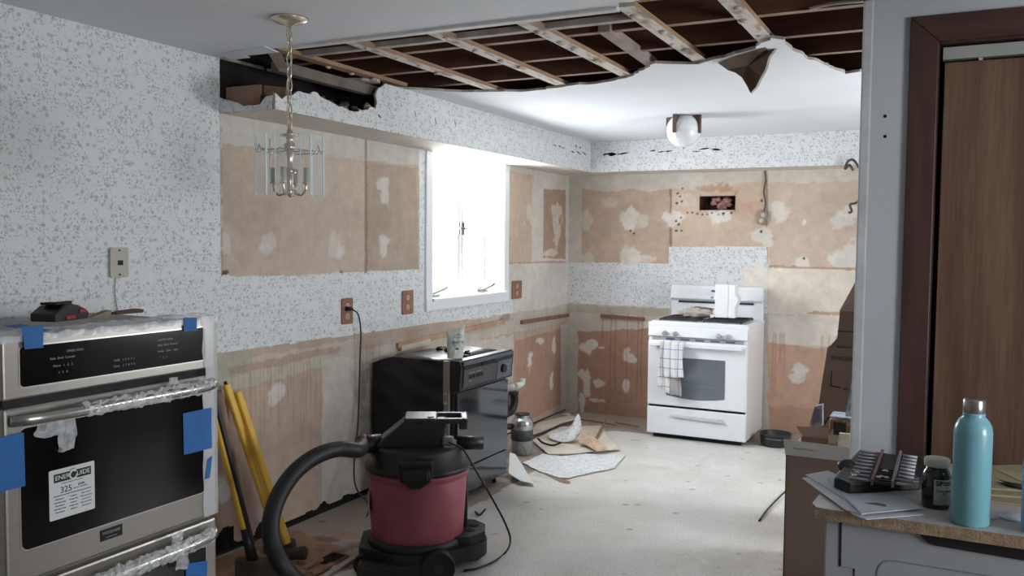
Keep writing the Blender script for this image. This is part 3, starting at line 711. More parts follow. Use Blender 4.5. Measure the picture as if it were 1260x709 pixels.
# ---- double wall oven, front faces +x
OX, OY0, OY1, OT = -2.30, 1.482, 2.247, 1.245
steel = mat('brushed_steel', '#9d9893', .36, metal=.75, var=.06, vscale=4, stretch=(1, 1, 60))
steel_h = mat('handle_steel', '#b9b7b4', .25, metal=.9, var=.04)
oglass = mat('oven_black_glass', '#0a0a0c', .12, var=.2, spec=.4)
oven = thing('double_wall_oven', 'stainless double wall oven in plastic film with blue tape, standing by the left wall', 'oven', (-2.6, (OY0+OY1)/2, 0))
b = B(); b.box((-2.92, OY0+.02, 0), (OX-.03, OY1-.012, OT-.012)); b.build('cabinet', mat('galvanised', '#7d7c7b', .5, metal=.5), oven, bevel=.004)
b = B(); b.box((OX-.05, OY0, 1.068), (OX, OY1, OT)); pn = b.build('control_panel', steel, oven, bevel=.006)
def rrect(x0, y0, x1, y1, r, k=5):
    out = []
    for cx_, cy_, a0 in ((x1-r, y1-r, 0), (x0+r, y1-r, PI/2), (x0+r, y0+r, PI), (x1-r, y0+r, 1.5*PI)):
        for j in range(k+1): a = a0 + PI/2*j/k; out.append((cx_+r*math.cos(a), cy_+r*math.sin(a)))
    return out
rim = mat('bright_rim', '#c5c2bd', .3, metal=.8, var=.02)
b = B(); b.prism(rrect(OY0+.045, 1.097, OY1-.040, 1.217, .014), 'x', OX-.002, OX+.0015); b.build('panel_rim', rim, pn)
b = B(); b.prism(rrect(OY0+.049, 1.101, OY1-.044, 1.213, .012), 'x', OX, OX+.003); gp = b.build('panel_glass', oglass, pn)
wht = mat('printed_grey', '#8e9092', .6); 
Mo = frame((OX+.0034, 0, 0), (0, 1, 0), (0, 0, 1))
def otext(s_, y, z, size, par, mt_=wht, sx=1): text(s_, size, frame((OX+.0032, y, z), (0, 1, 0), (0, 0, 1)), mt_, par, sx=sx)
for k, (y, z, s_) in enumerate(((1.70, 1.187, 'UPPER OVEN'), (1.66, 1.170, 'Bake  Broil  Convect'), (1.66, 1.148, 'Warm   1   2   3'), (1.66, 1.128, '4   5   6'), (1.87, 1.140, '12:00    1  2  3  4  5'), (1.87, 1.122, 'Timer    6  7  8  9  0'), (2.03, 1.187, 'LOWER OVEN'), (2.04, 1.170, 'Bake  Broil  Convect'), (2.04, 1.150, 'Probe   Clean   Light'), (2.02, 1.130, '1   2   3'))):
    otext(s_, y, z, .0095, gp)
b = B(); b.box((OX-.05, OY0+.01, 1.048), (OX-.02, OY1-.01, 1.070)); b.build('vent_gap', blackm, oven)
def oven_door(z0, z1, gz0, gz1, hz, name_y=None):
    b = B(); b.box((OX-.045, OY0, z0), (OX, OY1, z1)); d = b.build('oven_door', steel, oven, bevel=.008)
    b = B(); b.prism(rrect(OY0+.040, gz0-.004, OY1-.048, gz1+.004, .022), 'x', OX-.002, OX+.0015); b.build('glass_rim', rim, d)
    b = B(); b.prism(rrect(OY0+.044, gz0, OY1-.052, gz1, .02), 'x', OX, OX+.003); g = b.build('door_glass', oglass, d)
    b = B(); ya, yb = OY0+.02, OY1-.018
    b.tube(spline([(OX+.004, ya, hz-.004), (OX+.035, ya+.03, hz), (OX+.052, ya+.12, hz), (OX+.058, (ya+yb)/2, hz+.002), (OX+.052, yb-.12, hz), (OX+.035, yb-.03, hz), (OX+.004, yb, hz+.004)], 6), .0135, 12, flat=1.2)
    b.build('handle', steel_h, d)
    return d, g
ud, ug = oven_door(.548, 1.046, .640, .985, 1.015)
ld, lg = oven_door(.03, .535, .10, .455, .490)
b = B(); b.box((OX-.04, OY0, .0), (OX-.01, OY1, .03)); b.build('kick_plate', steel, oven)
# film on the handles: crumpled sleeves
mt_f, ntf, pf = base_mat('clear_film')
pf.inputs['Base Color'].default_value = (.86, .88, .90, 1); pf.inputs['Roughness'].default_value = .18; pf.inputs['Alpha'].default_value = .24
pf.inputs['Specular IOR Level'].default_value = .9
film = mt_f
mt_f2, ntf, pf = base_mat('milky_film'); pf.inputs['Base Color'].default_value = (.80, .82, .84, 1); pf.inputs['Roughness'].default_value = .25; pf.inputs['Alpha'].default_value = .5; film2 = mt_f2
def crumple_sleeve(name, par, ya, yb, hz, r, seed, n=70):
    vs, fs = [], []; K_ = 14
    for i in range(n+1):
        t = i/n; y = ya + (yb-ya)*t; xx = OX + .054*math.sin(PI*min(1, max(0, (y-OY0)/(OY1-OY0))))**.35
        for k in range(K_):
            a = 2*PI*k/K_; q = r*(1 + .42*mn.noise(Vector((y*85, math.cos(a)*1.4+seed, math.sin(a)*1.4))) + .3*mn.noise(Vector((y*30, k*.8, seed))))
            vs.append((xx + q*math.cos(a), y, hz + q*1.15*math.sin(a)))
    for i in range(n):
        for k in range(K_): fs.append((i*K_+k, i*K_+(k+1) % K_, (i+1)*K_+(k+1) % K_, (i+1)*K_+k))
    b = B(); b.add(vs, fs, False); return b.build(name, film2, par)
crumple_sleeve('plastic_film', ud, OY0+.20, OY1-.05, 1.016, .019, 1)
crumple_sleeve('plastic_film', ld, OY0+.18, OY1-.05, .492, .021, 5)
def film_scrap(par, c, sz, seed, mt_=None):
    rr = random.Random(seed); n = 9; vs, fs = [], []
    for i in range(n):
        for j in range(n):
            u, w = (i/(n-1)-.5)*sz[0], (j/(n-1)-.5)*sz[1]
            vs.append((c[0] + .018*mn.noise(Vector((u*40+seed, w*40, 0))) + .014, c[1]+u*(1+.5*mn.noise(Vector((seed, w*30, 0)))), c[2]+w+.012*mn.noise(Vector((u*30, seed, 1)))))
    for i in range(n-1):
        for j in range(n-1): fs.append((i*n+j, (i+1)*n+j, (i+1)*n+j+1, i*n+j+1))
    b = B(); b.add(vs, fs); return b.build('film_tatter', mt_ or film2, par)
film_scrap(ud, (OX, 1.66, .955), (.06, .11), 2); film_scrap(ud, (OX, 1.62, .975), (.10, .05), 3); film_scrap(ud, (OX, 2.05, 1.04), (.05, .04), 8); film_scrap(ld, (OX+.01, 2.07, .45), (.05, .08), 4); film_scrap(ld, (OX+.02, 2.04, .52), (.04, .05), 14)
# film over the whole right edge and the top
b = B(); vs, fs = [], []; n = 30
for i in range(n+1):
    z = .55 + (OT-.55+.006)*i/n; w = .010*mn.noise(Vector((z*14, 0, 0)))
    for (x, y) in ((OX+.004, OY1-.06+.02*mn.noise(Vector((z*9, 5, 0)))), (OX+.007, OY1-.02), (OX+.003+w*.3, OY1+.006), (OX-.05, OY1+.014+w)): vs.append((x, y, z))
for i in range(n):
    for j in range(3): fs.append((i*4+j, i*4+j+1, (i+1)*4+j+1, (i+1)*4+j))
b.add(vs, fs, True); b.build('plastic_film', film2, oven)
b = B(); vs, fs = [], []
for i in range(50):
    y = OY0 - .02 + (OY1-OY0+.03)*i/49
    for j, (x, z) in enumerate(((OX+.006, OT-.016), (OX+.004, OT+.002), (OX-.04, OT+.012), (OX-.12, OT+.006))):
        vs.append((x + .006*mn.noise(Vector((y*22, j, 0))), y, z + .010*mn.noise(Vector((y*26, j*2., 3)))))
for i in range(49):
    for j in range(3): fs.append((i*4+j, i*4+j+1, (i+1)*4+j+1, (i+1)*4+j))
b.add(vs, fs); b.build('plastic_film', film2, oven)
tape = mat('blue_painter_tape', '#1f5f9f', .6, var=.12, vscale=14, bump=.4, bscale=50)
def tape_patch(pts, par, lift=.0055):
    """tape as a thin sheet over the front; pts are pixels"""
    V = [atx(px, py, OX+lift) for px, py in pts]; b = B(); n = len(V)
    b.add(V + [v + Vector((.0012, 0, 0)) for v in V], [tuple(range(n)), tuple(range(n, 2*n))[::-1]] + [(i, (i+1) % n, n+(i+1) % n, n+i) for i in range(n)])
    return b.build('tape', tape, par, label='blue masking tape')
tape_patch([(27, 402), (53, 401), (53, 428), (30, 430)], oven, .009); 
b = B(); b.add([(OX+.009, 1.575, OT+.008), (OX+.009, 1.622, OT+.008), (OX-.09, 1.60, OT+.022), (OX-.09, 1.545, OT+.022)], [(0, 1, 2, 3)]); b.build('tape', tape, oven, solid=.001)
tape_patch([(226, 391), (242, 391), (242, 407), (226, 408)], oven)
tape_patch([(-8, 540), (29, 532), (31, 598), (-8, 608)], oven)
tape_patch([(225, 509), (262, 501), (262, 551), (226, 560)], oven)
tape_patch([(255, 566), (261, 560), (258, 588), (252, 590)], oven)
tape_patch([(229, 694), (255, 690), (254, 722), (228, 722)], oven)
# energy sticker
sy0, sz1 = atx(59, 578, OX).y, 0
c = [atx(*q, OX) for q in ((59, 580), (115, 567), (115, 626), (60, 642))]
y0, y1 = c[0].y, c[1].y; zt, zb = (c[0].z+c[1].z)/2, (c[2].z+c[3].z)/2
b = B(); b.prism(rrect(y0, zb, y1, zt, .004), 'x', OX+.0028, OX+.0036); st = b.build('energy_label', mat('label_white', '#c9cbcc', .6, var=.02), ug, label='white energy rating sticker')
ink = mat('label_ink', '#17181a', .6); W_, H_ = y1-y0, zt-zb
def sb(a, c_, d, e, m_=ink, x=.0040):
    b = B(); b.box((OX+.0036, y0+W_*a, zb+H_*c_), (OX+x, y0+W_*d, zb+H_*e)); return b.build('label_bar', m_, st)
sb(.10, .74, .92, .91); Xf = OX+.0042
def lt(s_, u, w, size, m_=ink, sx=1.0): text(s_, size, frame((Xf, y0+W_*u, zb+H_*w), (0, 1, 0), (0, 0, 1)), m_, st, sx=sx)
lw = mat('label_paper_white', '#d5d6d6', .6)
lt('ENER', .285, .825, .019, lw, 1.05); lt('UIDE', .745, .825, .019, lw, 1.05)
b = B(); Mq = frame((Xf, y0+W_*.52, zb+H_*.825), (0, 1, 0), (0, 0, 1)); b.tube([Mq @ Vector((.0115*math.cos(a), .0125*math.sin(a), 0)) for a in [PI*.25 + i*PI*1.75/14 for i in range(15)]], .0028, 6); b.build('label_ring', lw, st)
lt('325', .36, .565, .026); lt('kWh', .70, .60, .011); lt('per year / par année', .68, .545, .0055); sb(.08, .46, .92, .475)
for k in range(5):
    for u, s_ in ((.22, 'Uses least'), (.52, 'energy'), (.80, 'Uses most')): lt(s_ + ' energie'[:6 if k % 2 else 3], u, .40-k*.065, .0055)
lt('Energy consumption / Consommation', .5, .70, .0045); lt('energuide', .5, .945, .005)
# maker's badge
c = [atx(*q, OX) for q in ((123, 653), (150, 645), (151, 659), (124, 667))]
b = B(); b.box((OX, c[0].y, c[3].z), (OX+.002, c[1].y, c[0].z-.001)); bd = b.build('badge', blackm, ud)
text('FRIGIDAIRE', .0125, frame((OX+.0024, (c[0].y+c[1].y)/2, c[0].z*.62+c[3].z*.38), (0, 1, 0), (0, 0, 1)), wht, bd); text('PROFESSIONAL', .006, frame((OX+.0024, (c[0].y+c[1].y)/2, c[0].z*.22+c[3].z*.78), (0, 1, 0), (0, 0, 1)), wht, bd)

# ---- on the oven: drill battery, shim, brown strip
bt = thing('tool_battery', 'black and red cordless tool battery lying on top of the oven', 'battery', (-2.42, 1.80, OT))
Mb = Matrix.Translation((-2.50, 1.80, OT+.014)) @ Matrix.Rotation(.25, 4, 'Z')
b = B(Mb); b.prism([(-.070, 0), (.072, 0), (.078, .018), (.068, .030), (.035, .048), (-.005, .056), (-.03, .048), (-.07, .026)], 'x', -.04, .04); 
b = B(Mb); b.prism([(-.075, 0), (.072, 0), (.078, .018), (.066, .030), (.030, .046), (-.008, .054), (-.035, .046), (-.075, .024)], 'x', -.045, .045); b.build('shell', black, bt, bevel=.004)
redp = mat('red_plastic', '#8e2a36', .45)
b = B(Mb); b.box((.044, -.030, .004), (.049, .012, .016)); b.build('latch_button', redp, bt, bevel=.002)
b = B(Mb); b.box((.040, .028, .020), (.050, .058, .032)); b.build('latch_button', redp, bt, bevel=.002)
b = B(Mb); b.box((-.03, -.05, .050), (.03, -.01, .057)); b.box((.0, -.03, .046), (.012, .04, .058)); b.build('rail', blackm, bt, bevel=.002)
b = B(); b.prism([(1.905, OT+.013), (1.975, OT+.013), (1.982, OT+.033), (1.965, OT+.031)], 'x', -2.52, -2.49); tag(b.build('wood_shim', mat('shim_tan', '#8b8068', .8)), 'small tan wooden wedge on the oven behind the tool battery', 'wood scrap')
b = B(); b.prism([(2.03, OT+.012), (2.14, OT+.012), (2.145, OT+.022), (2.13, OT+.026), (2.06, OT+.023), (2.035, OT+.020)], 'x', -2.56, -2.53); tag(b.build('brown_strip', mat('strip_brown', '#5b4540', .8)), 'thin dark brown strip lying at the right on top of the oven', 'wood scrap')

# ---- phone jack and outlets
def rect_on_wall(px0, py0, px1, py1): a, c_ = atx(px0, py0, XL), atx(px1, py1, XL); return a.y, c_.z, c_.y, a.z
pj = thing('phone_jack', 'beige phone jack plate high on the flowered wall', 'wall plate', (XL, 2.48, 1.35))
b = B(); b.prism(rrect(2.438, 1.354, 2.526, 1.478, .012), 'x', XL, XL+.012); b.build('plate', mat('jack_beige', '#aaa69b', .5, var=.08), pj, bevel=.003)
b = B(); b.box((XL+.012, 2.473, 1.405), (XL+.0135, 2.498, 1.425)); b.build('socket', blackm, pj)
b = B(); b.cyl((XL+.011, 2.482, 1.466), (XL+.014, 2.482, 1.466), .004); b.build('screw', blackm, pj)
b = B(); b.cyl((XL+.011, 2.482, 1.366), (XL+.014, 2.482, 1.366), .004, n=10); b.build('screw', blackm, pj)
b = B(); b.tube(spline([(XL+.006, 2.468, 1.356), (XL+.006, 2.462, 1.30), (XL+.006, 2.468, 1.25), (XL+.006, 2.474, 1.2), (XL+.006, 2.474, 1.1)]), .0022, 6); b.build('wire', mat('thin_grey_wire', '#9c9a95', .6), pj)
copper = mat('outlet_brown', '#8d6452', .35, metal=.15, var=.08); slotm = mat('outlet_ivory', '#c0a795', .5)
def outlet(px0, py0, px1, py1, label):
    y0, z0, y1, z1 = rect_on_wall(px0, py1, px1, py0)[0], 0, 0, 0
    a, c_ = atx(px0, py0, XL), atx(px1, py1, XL); y0, y1, z0, z1 = a.y, c_.y, c_.z, a.z
    t = thing('wall_outlet', label, 'outlet', (XL, (y0+y1)/2, z0), 'brown outlets on the window wall')
    b = B(); b.prism(rrect(y0, z0, y1, z1, .012), 'x', XL, XL+.008); b.build('plate', copper, t, bevel=.002)
    for k in (.30, .70):
        zc = z0+(z1-z0)*k; yc = (y0+y1)/2
        b = B(); b.cyl((XL+.004, yc, zc), (XL+.010, yc, zc), .017, n=18); r_ = b.build('receptacle', slotm, t)
        b = B(); b.box((XL+.010, yc-.008, zc-.002), (XL+.0106, yc-.005, zc+.008)); b.box((XL+.010, yc+.005, zc-.002), (XL+.0106, yc+.008, zc+.008)); b.cyl((XL+.0095, yc, zc-.008), (XL+.0107, yc, zc-.008), .003, n=8); r2 = b.build('slots', blackm, r_)
    b = B(); b.cyl((XL+.006, (y0+y1)/2, (z0+z1)/2), (XL+.0095, (y0+y1)/2, (z0+z1)/2), .004, n=10); b.build('screw', steel_h, t)
    return t
outlet(419.5, 367.5, 433, 398, 'brown wall outlet with a black plug in it'); outlet(494, 358, 507.5, 386, 'brown wall outlet with nothing plugged in, left of the window'); outlet(629.5, 346, 641, 367, 'small brown wall outlet right of the window')

# ---- black cord from the outlet
pc = thing('power_cord', 'black power cord plugged into the outlet and hanging down to the floor', 'cord', (XL+.02, 4.03, .3))
b = B(); pts = [atx(433, 380, XL+.035), atx(441, 388, XL+.05), atx(444, 410, XL+.04), atx(443, 440, XL+.03), atx(442, 480, XL+.03), atx(441, 510, XL+.035), atx(439, 540, XL+.05), atx(436, 565, XL+.09), atx(436, 590, XL+.13), atx(441, 606, XL+.18), atx(452, 618, XL+.22), atx(453, 630, XL+.24), atx(449, 645, XL+.26), atx(453, 657, XL+.28)]
b.tube(spline(pts, 8), .0045, 8); b.build('cable', black, pc)
b = B(); v = atx(426, 380, XL+.009); b.cyl(v, v+Vector((.03, .01, 0)), .014, .010, 12); b.cyl(v+Vector((.03, .01, 0)), pts[0], .008, .006, 10); b.build('plug', black, pc)

# ---- chandelier
brass = mat('antique_brass', '#d0c6b0', .25, metal=.7, var=.08)
CXp, CYp = -2.276, 2.61
ch = thing('glass_chandelier', 'brass chandelier with flat glass panels hanging on a chain', 'chandelier', (CXp, CYp, 1.68))
b = B(); b.lathe([(.0, ZC-.001), (.072, ZC-.001), (.070, ZC-.010), (.045, ZC-.020), (.02, ZC-.026), (.008, ZC-.034), (0, ZC-.036)], (CXp, CYp, 0), 36); b.build('canopy', brass, ch)
nl = 8; zt, zb_ = ZC-.034, 1.935; h_ = (zt-zb_)/nl
for k in range(nl):
    zc = zt-(k+.5)*h_; vv = []
    for a in range(14):
        th = 2*PI*a/14; u, w = .0085*math.cos(th), (h_*.60)*math.sin(th)
        vv.append((CXp+u*(k % 2), CYp+u*(1-k % 2)*1, zc+w) if k % 2 else (CXp+u*.7, CYp+u*.7, zc+w))
    b = B(); b.tube(vv, .003, 6, closed=True); b.build('chain_link', brass, ch)
b = B(); b.tube(spline([(CXp, CYp, zt), (CXp+.006, CYp, 2.2), (CXp-.005, CYp, 2.06), (CXp, CYp, 1.93)]), .0022, 6); b.build('wire', mat('clear_wire', '#a09a88', .5), ch)
b = B(); b.lathe([(0, 1.937), (.010, 1.934), (.012, 1.922), (.036, 1.918), (.037, 1.911), (.014, 1.907), (.012, 1.89), (.022, 1.88), (.022, 1.86), (.014, 1.85), (.010, 1.82), (.010, 1.79), (.020, 1.785), (.024, 1.775), (.012, 1.765), (.012, 1.71), (.018, 1.70), (.010, 1.685), (0, 1.676)], (CXp, CYp, 0), 24); b.build('stem', brass, ch)
b = B(); b.tube([(CXp+.098*math.cos(a), CYp+.098*math.sin(a), 1.853) for a in [i*2*PI/36 for i in range(36)]], .0022, 6, closed=True); b.build('ring', brass, ch)
pg, nt, p = base_mat('bevelled_glass'); p.inputs['Base Color'].default_value = (.80, .90, .92, 1); p.inputs['Roughness'].default_value = .04; p.inputs['Alpha'].default_value = .07; p.inputs['Specular IOR Level'].default_value = 1
ge, nt, p = base_mat('glass_edge'); p.inputs['Base Color'].default_value = (.80, .93, .94, 1); p.inputs['Roughness'].default_value = .15; p.inputs['Alpha'].default_value = .8
for k in range(6):
    a = math.radians(8 + 60*k); r_ = .118; c0 = Vector((CXp+r_*math.cos(a), CYp+r_*math.sin(a), 1.797)); t_ = Vector((-math.sin(a), math.cos(a), 0)); n_ = Vector((math.cos(a), math.sin(a), 0))
    M = Matrix(((t_.x, n_.x, 0, c0.x), (t_.y, n_.y, 0, c0.y), (0, 0, 1, c0.z), (0, 0, 0, 1)))
    b = B(M); b.box((-.044, -.0025, -.113), (.044, .0025, .113)); gpn = b.build('glass_panel', pg, ch, bevel=.002)
    b = B(M); b.box((-.047, -.003, -.113), (-.0435, .003, .113)); b.box((.0435, -.003, -.113), (.047, .003, .113)); b.build('bevelled_edge', ge, gpn)
    b = B(M); b.tube([(-.045, -.006, .05), (-.03, .006, .058), (-.012, .006, .054), (0, .006, .075), (.012, .006, .054), (.03, .006, .058), (.045, -.006, .05)], .0016, 6); b.build('scroll_wire', brass, ch)
    b = B(); b.tube([(CXp, CYp, 1.853), tuple(c0 + Vector((0, 0, .056)))], .0016, 6); b.build('spoke', brass, ch)
for k in range(4):
    a = math.radians(20 + 90*k); d = Vector((math.cos(a), math.sin(a), 0)); c0 = Vector((CXp, CYp, 0))
    b = B(); b.tube(spline([c0+Vector((0, 0, 1.72)), c0+d*.022+Vector((0, 0, 1.695)), c0+d*.045+Vector((0, 0, 1.688)), c0+d*.062+Vector((0, 0, 1.705)), c0+d*.065+Vector((0, 0, 1.73))], 5), .0045, 8); arm = b.build('candle_arm', brass, ch)
    b = B(); b.lathe([(.004, 1.728), (.016, 1.732), (.010, 1.738), (.010, 1.790), (.0, 1.79)], tuple(c0+d*.065), 14); b.build('candle_socket', mat('socket_cream', '#c9c3b4', .4, metal=.3), arm)

# ---- globe ceiling lamp in the kitchen
gl = thing('globe_ceiling_lamp', 'white glass globe ceiling lamp held by brown wooden brackets', 'ceiling lamp', (-1.625, 5.7, 2.15))
frost, nt, p = base_mat('textured_white_glass'); p.inputs['Base Color'].default_value = (.74, .76, .77, 1); p.inputs['Roughness'].default_value = .25
bu = nt.new('ShaderNodeBump'); bu.inputs['Strength'].default_value = .5; bu.inputs['Distance'].default_value = .004; vo = nt.new('ShaderNodeTexVoronoi'); vo.inputs['Scale'].default_value = 45; nt.l.new(nt.new('ShaderNodeTexCoord').outputs['Object'], vo.inputs[0]); nt.l.new(vo.outputs[0], bu.inputs['Height']); nt.l.new(bu.outputs[0], p.inputs['Normal'])
gc = (-1.625, 5.7, 2.262)
b = B(); b.ball(gc, .112, 36, (1, 1, 1)); b.build('globe', frost, gl)
bw = mat('bracket_brown', '#5c3f36', .5)
b = B(); b.cyl((gc[0], gc[1], ZC-.001), (gc[0], gc[1], 2.345), .07, n=24); b.build('mount', mat('mount_brass', '#a89470', .35, metal=.7), gl)
for k in range(4):
    a = math.radians(-27 + 90*k + 14); d = Vector((math.cos(a), math.sin(a), 0))
    M = Matrix(((d.x, -d.y, 0, gc[0]), (d.y, d.x, 0, gc[1]), (0, 0, 1, 0), (0, 0, 0, 1)))
    pr = [(.0, ZC-.002), (.125, ZC-.002), (.125, 2.235), (.116, 2.235), (.116, 2.27), (.110, 2.30), (.095, 2.325), (.07, 2.343), (.04, 2.348), (0, 2.348)]
    b = B(M); b.prism([(x, z) for x, z in pr], 'y', -.011, .011); b.build('bracket', bw, gl)

# ---- back wall: vent hole, hanging wire box, cut cables
b = B(); b.box((hx0-.05, YB+.10, hz0-.05), (hx1+.05, YB+.11, hz1+.05)); b.box((hx0-.004, YB, hz0-.02), (hx0+.002, YB+.1, hz1+.02)); b.box((hx1-.002, YB, hz0-.02), (hx1+.004, YB+.1, hz1+.02)); b.box((hx0, YB, hz1-.002), (hx1, YB+.1, hz1+.004)); b.box((hx0, YB, hz0-.004), (hx1, YB+.1, hz0+.002))
struct(b.build('trim_8', mat('vent_light_block', '#3d221c', .9)))  # dark box added behind the hole so no light leaks through
b = B(); pink = mat('pink_insulation', '#a0766f', 1, var=.35, vscale=30, bump=1, bscale=60)
for k in range(16): b.ball((hx0+.09+random.uniform(0, .16), YB+.07, hz0+.01+random.uniform(0, hz1-hz0-.03)), random.uniform(.02, .035), 8, (1, .5, .7), lump=1, seed=k)
tag(b.build('pink_insulation', pink), 'pink fibre insulation showing in the rectangular hole in the back wall', 'insulation', kind='stuff')
hb = thing('hanging_receptacle', 'grey electrical box dangling on a wire on the back wall', 'electrical box', tuple(aty(938, 268, YB-.02)))
b = B(); b.tube(spline([aty(941, 209, YB-.006), aty(942, 222, YB-.01), aty(940, 236, YB-.012), aty(942, 250, YB-.012), aty(940, 261, YB-.02)]), .006, 6); b.build('wire', mat('wire_dark', '#4a4540', .6), hb)
v = aty(938, 268, YB-.02); Mh = Matrix.Translation(v) @ Matrix.Rotation(.28, 4, 'Y')
b = B(Mh); b.box((-.032, -.012, -.055), (.032, .012, .055)); b.build('box', mat('box_grey', '#8b8679', .5, metal=.3), hb, bevel=.004)
b = B(Mh); b.cyl((0, -.013, .024), (0, -.017, .024), .017, n=14); b.build('socket', slotm, hb)
b = B(Mh); b.cyl((0, -.013, -.024), (0, -.017, -.024), .017, n=14); b.build('socket', slotm, hb)
for i, (pp, lab) in enumerate(((((1057, 206), (1050, 197), (1043, 199), (1040, 208), (1045, 203), (1050, 210)), 'dark torn cable ends sticking out beside the white corner, upper one'), (((1057, 246), (1053, 250), (1046, 252), (1048, 260), (1044, 262)), 'dark cut cable end beside the white corner, lower one'))):
    b = B(); b.tube(spline([aty(*q, 6.80) for q in pp]), .009, 7); tag(b.build('cut_cable', mat('cable_dark', '#4d413c', .7)), lab, 'cable')
# ---- wooden battens left on the walls
bw2 = mat('batten_brown', '#7f5c49', .7, var=.2)
b = B(); b.bar((XL+.013, 6.24, .872), (XL+.013, 7.18, .862), .025, .03); tag(b.build('wall_batten', bw2), 'brown batten on the window wall near the kitchen corner', 'batten')
b = B(); b.bar((-2.755, YB-.012, .872), (-2.36, YB-.012, .862), .022, .03); tag(b.build('wall_batten', bw2), 'short brown batten on the back wall left of the stove', 'batten')
b = B(); b.bar((XL+.010, 4.50, .862), (XL+.010, 5.95, .905), .018, .035); tag(b.build('wall_batten', mat('batten_tan', '#a98a72', .8, var=.25)), 'long tan batten on the wall behind the dishwasher and the white bag', 'batten')
b = B(); b.bar((XL+.022, 4.52, .845), (XL+.022, 4.86, .856), .012, .032); tag(b.build('wall_batten', mat('batten_pale', '#c4b8a8', .8)), 'short pale wood scrap on the wall left of the white bag', 'batten')

# ---- stove
SXa, SXb, SYf, SYb = -2.108, -1.345, 6.515, 7.15
enam = mat('white_enamel', '#e3e6ea', .22, var=.015, spec=.5, coat=.3)
st = thing('gas_stove', 'white freestanding gas stove against the back wall', 'stove', ((SXa+SXb)/2, (SYf+SYb)/2, 0))
b = B(); b.box((SXa, SYf+.03, .035), (SXb, SYb, .885)); b.build('body', enam, st, bevel=.004)
b = B()
b.box((SXa+.04, SYf+.06, 0), (SXb-.04, SYf+.10, .04)); b.build('plinth', blackm, st)
b = B(); b.box((SXa-.004, SYf+.02, .875), (SXb+.004, SYb, .905)); b.box((SXa+.01, SYf+.05, .903), (SXb-.01, SYb-.01, .912)); b.build('cooktop', enam, st, bevel=.008)
b = B(); b.prism([(SYf+.03, .79), (SYf+.008, .80), (SYf+.018, .872), (SYf+.05, .895), (SYf+.05, .79)], 'x', SXa, SXb); cp = b.build('control_panel', enam, st, bevel=.006)
knm = mat('knob_grey', '#a9acb0', .4, metal=.3)
for px, py in ((818, 410), (831, 411), (884, 414), (896, 415)):
    v = aty(px, py, SYf+.008); b = B(); b.lathe([(.021, 0), (.020, .012), (.014, .016), (.012, .026), (0, .026)], (0, 0, 0), 20, M=Matrix.Translation((v.x, SYf+.012, v.z)) @ Matrix.Rotation(PI/2, 4, 'X')); b.box((v.x-.004, SYf-.022, v.z-.016), (v.x+.004, SYf-.010, v.z+.016)); b.build('knob', knm, cp)
b = B(); b.box((SXa+.002, SYf+.004, .262), (SXb-.002, SYf+.035, .765)); od = b.build('oven_door', enam, st, bevel=.010)
b = B(); b.box((SXa+.03, SYf+.022, .765), (SXb-.03, SYf+.035, .79)); b.build('vent_strip', mat('vent_grey', '#9b9ea3', .5), st)
for k in range(5): x = SXa+.14+k*.115; b = B(); b.box((x, SYf+.0195, .772), (x+.07, SYf+.023, .784)); b.build('vent_slot', mat('slot_dark', '#55575c', .6), st)
wpl = [(SXa+.185, .335), (SXb-.215+.10, .335+.0), (SXb-.16, .30)]
b = B(); x0, x1 = SXa+.155, SXb-.158
arc = [(x0, .345)] + [(x0+(x1-x0)*t, .345-.022*math.sin(PI*t)) for t in [i/10 for i in range(1, 10)]] + [(x1, .345), (x1, .640), (x0, .640)]
b.prism(arc, 'y', SYf+.0015, SYf+.006); b.build('door_window', mat('oven_window', '#6a7178', .12, var=.06, spec=.6), od)
b = B(); 
for k in (.43, ): b.box((x0+.02, SYf+.0008, k), (x1-.02, SYf+.0016, k+.002))
b.build('rack', mat('rack_grey', '#7c8288', .4), od)
b = B(); b.bar((SXa+.03, SYf-.035, .742), (SXb-.03, SYf-.035, .742), .022, .034); b.box((SXa+.04, SYf-.035, .735), (SXa+.07, SYf+.006, .752)); b.box((SXb-.07, SYf-.035, .735), (SXb-.04, SYf+.006, .752)); b.build('door_handle', enam, od, bevel=.006)
b = B(); b.box((SXa+.01, SYf+.03, .244), (SXb-.01, SYf+.036, .264)); b.build('drawer_gap', blackm, st)
b = B(); b.box((SXa+.002, SYf+.006, .038), (SXb-.002, SYf+.035, .246)); dr = b.build('storage_drawer', enam, st, bevel=.008)
b = B(); b.prism([(SXa+.19, .196), (SXb-.17, .196), (SXb-.14, .166), (SXa+.22, .176)], 'y', SYf-.012, SYf+.008); b.build('drawer_pull', mat('enamel_grey', '#c4c8cd', .3), dr, bevel=.004)
b = B(); b.prism([(SYb-.055, .90), (SYb, .90), (SYb, 1.165), (SYb-.02, 1.175), (SYb-.06, 1.165), (SYb-.085, 1.06), (SYb-.055, 1.045)], 'x', SXa+.01, SXb-.003); bg_ = b.build('backguard', enam, st, bevel=.008)
b = B(); b.box((SXa+.075, SYb-.064, 1.026), (SXb-.075, SYb-.05, 1.042)); b.build('backguard_slot', mat('slot_navy', '#20222b', .5), bg_)
Mg = frame((0, 0, 0), (1, 0, 0), (0, 0, 1))
def bgp(x, z): t = (z-1.06)/(1.165-1.06); return Vector((x, SYb-.085+.025*t-.001, z))
v0 = aty(868, 355, SYb-.07); ud_ = Vector((0, .025, .105)).normalized()
Mc = frame(bgp(v0.x+.05, 1.118), (1, 0, 0), ud_)
b = B(Mc); b.prism(rrect(-.055, -.028, .11, .028, .01), 'z', 0, .002); b.build('control_display', mat('display_pale', '#d5d9de', .4), bg_)
b = B(Mc); b.box((0, .002, .002), (.03, .018, .003)); b.build('clock', mat('clock_dark', '#3c4446', .3), bg_)
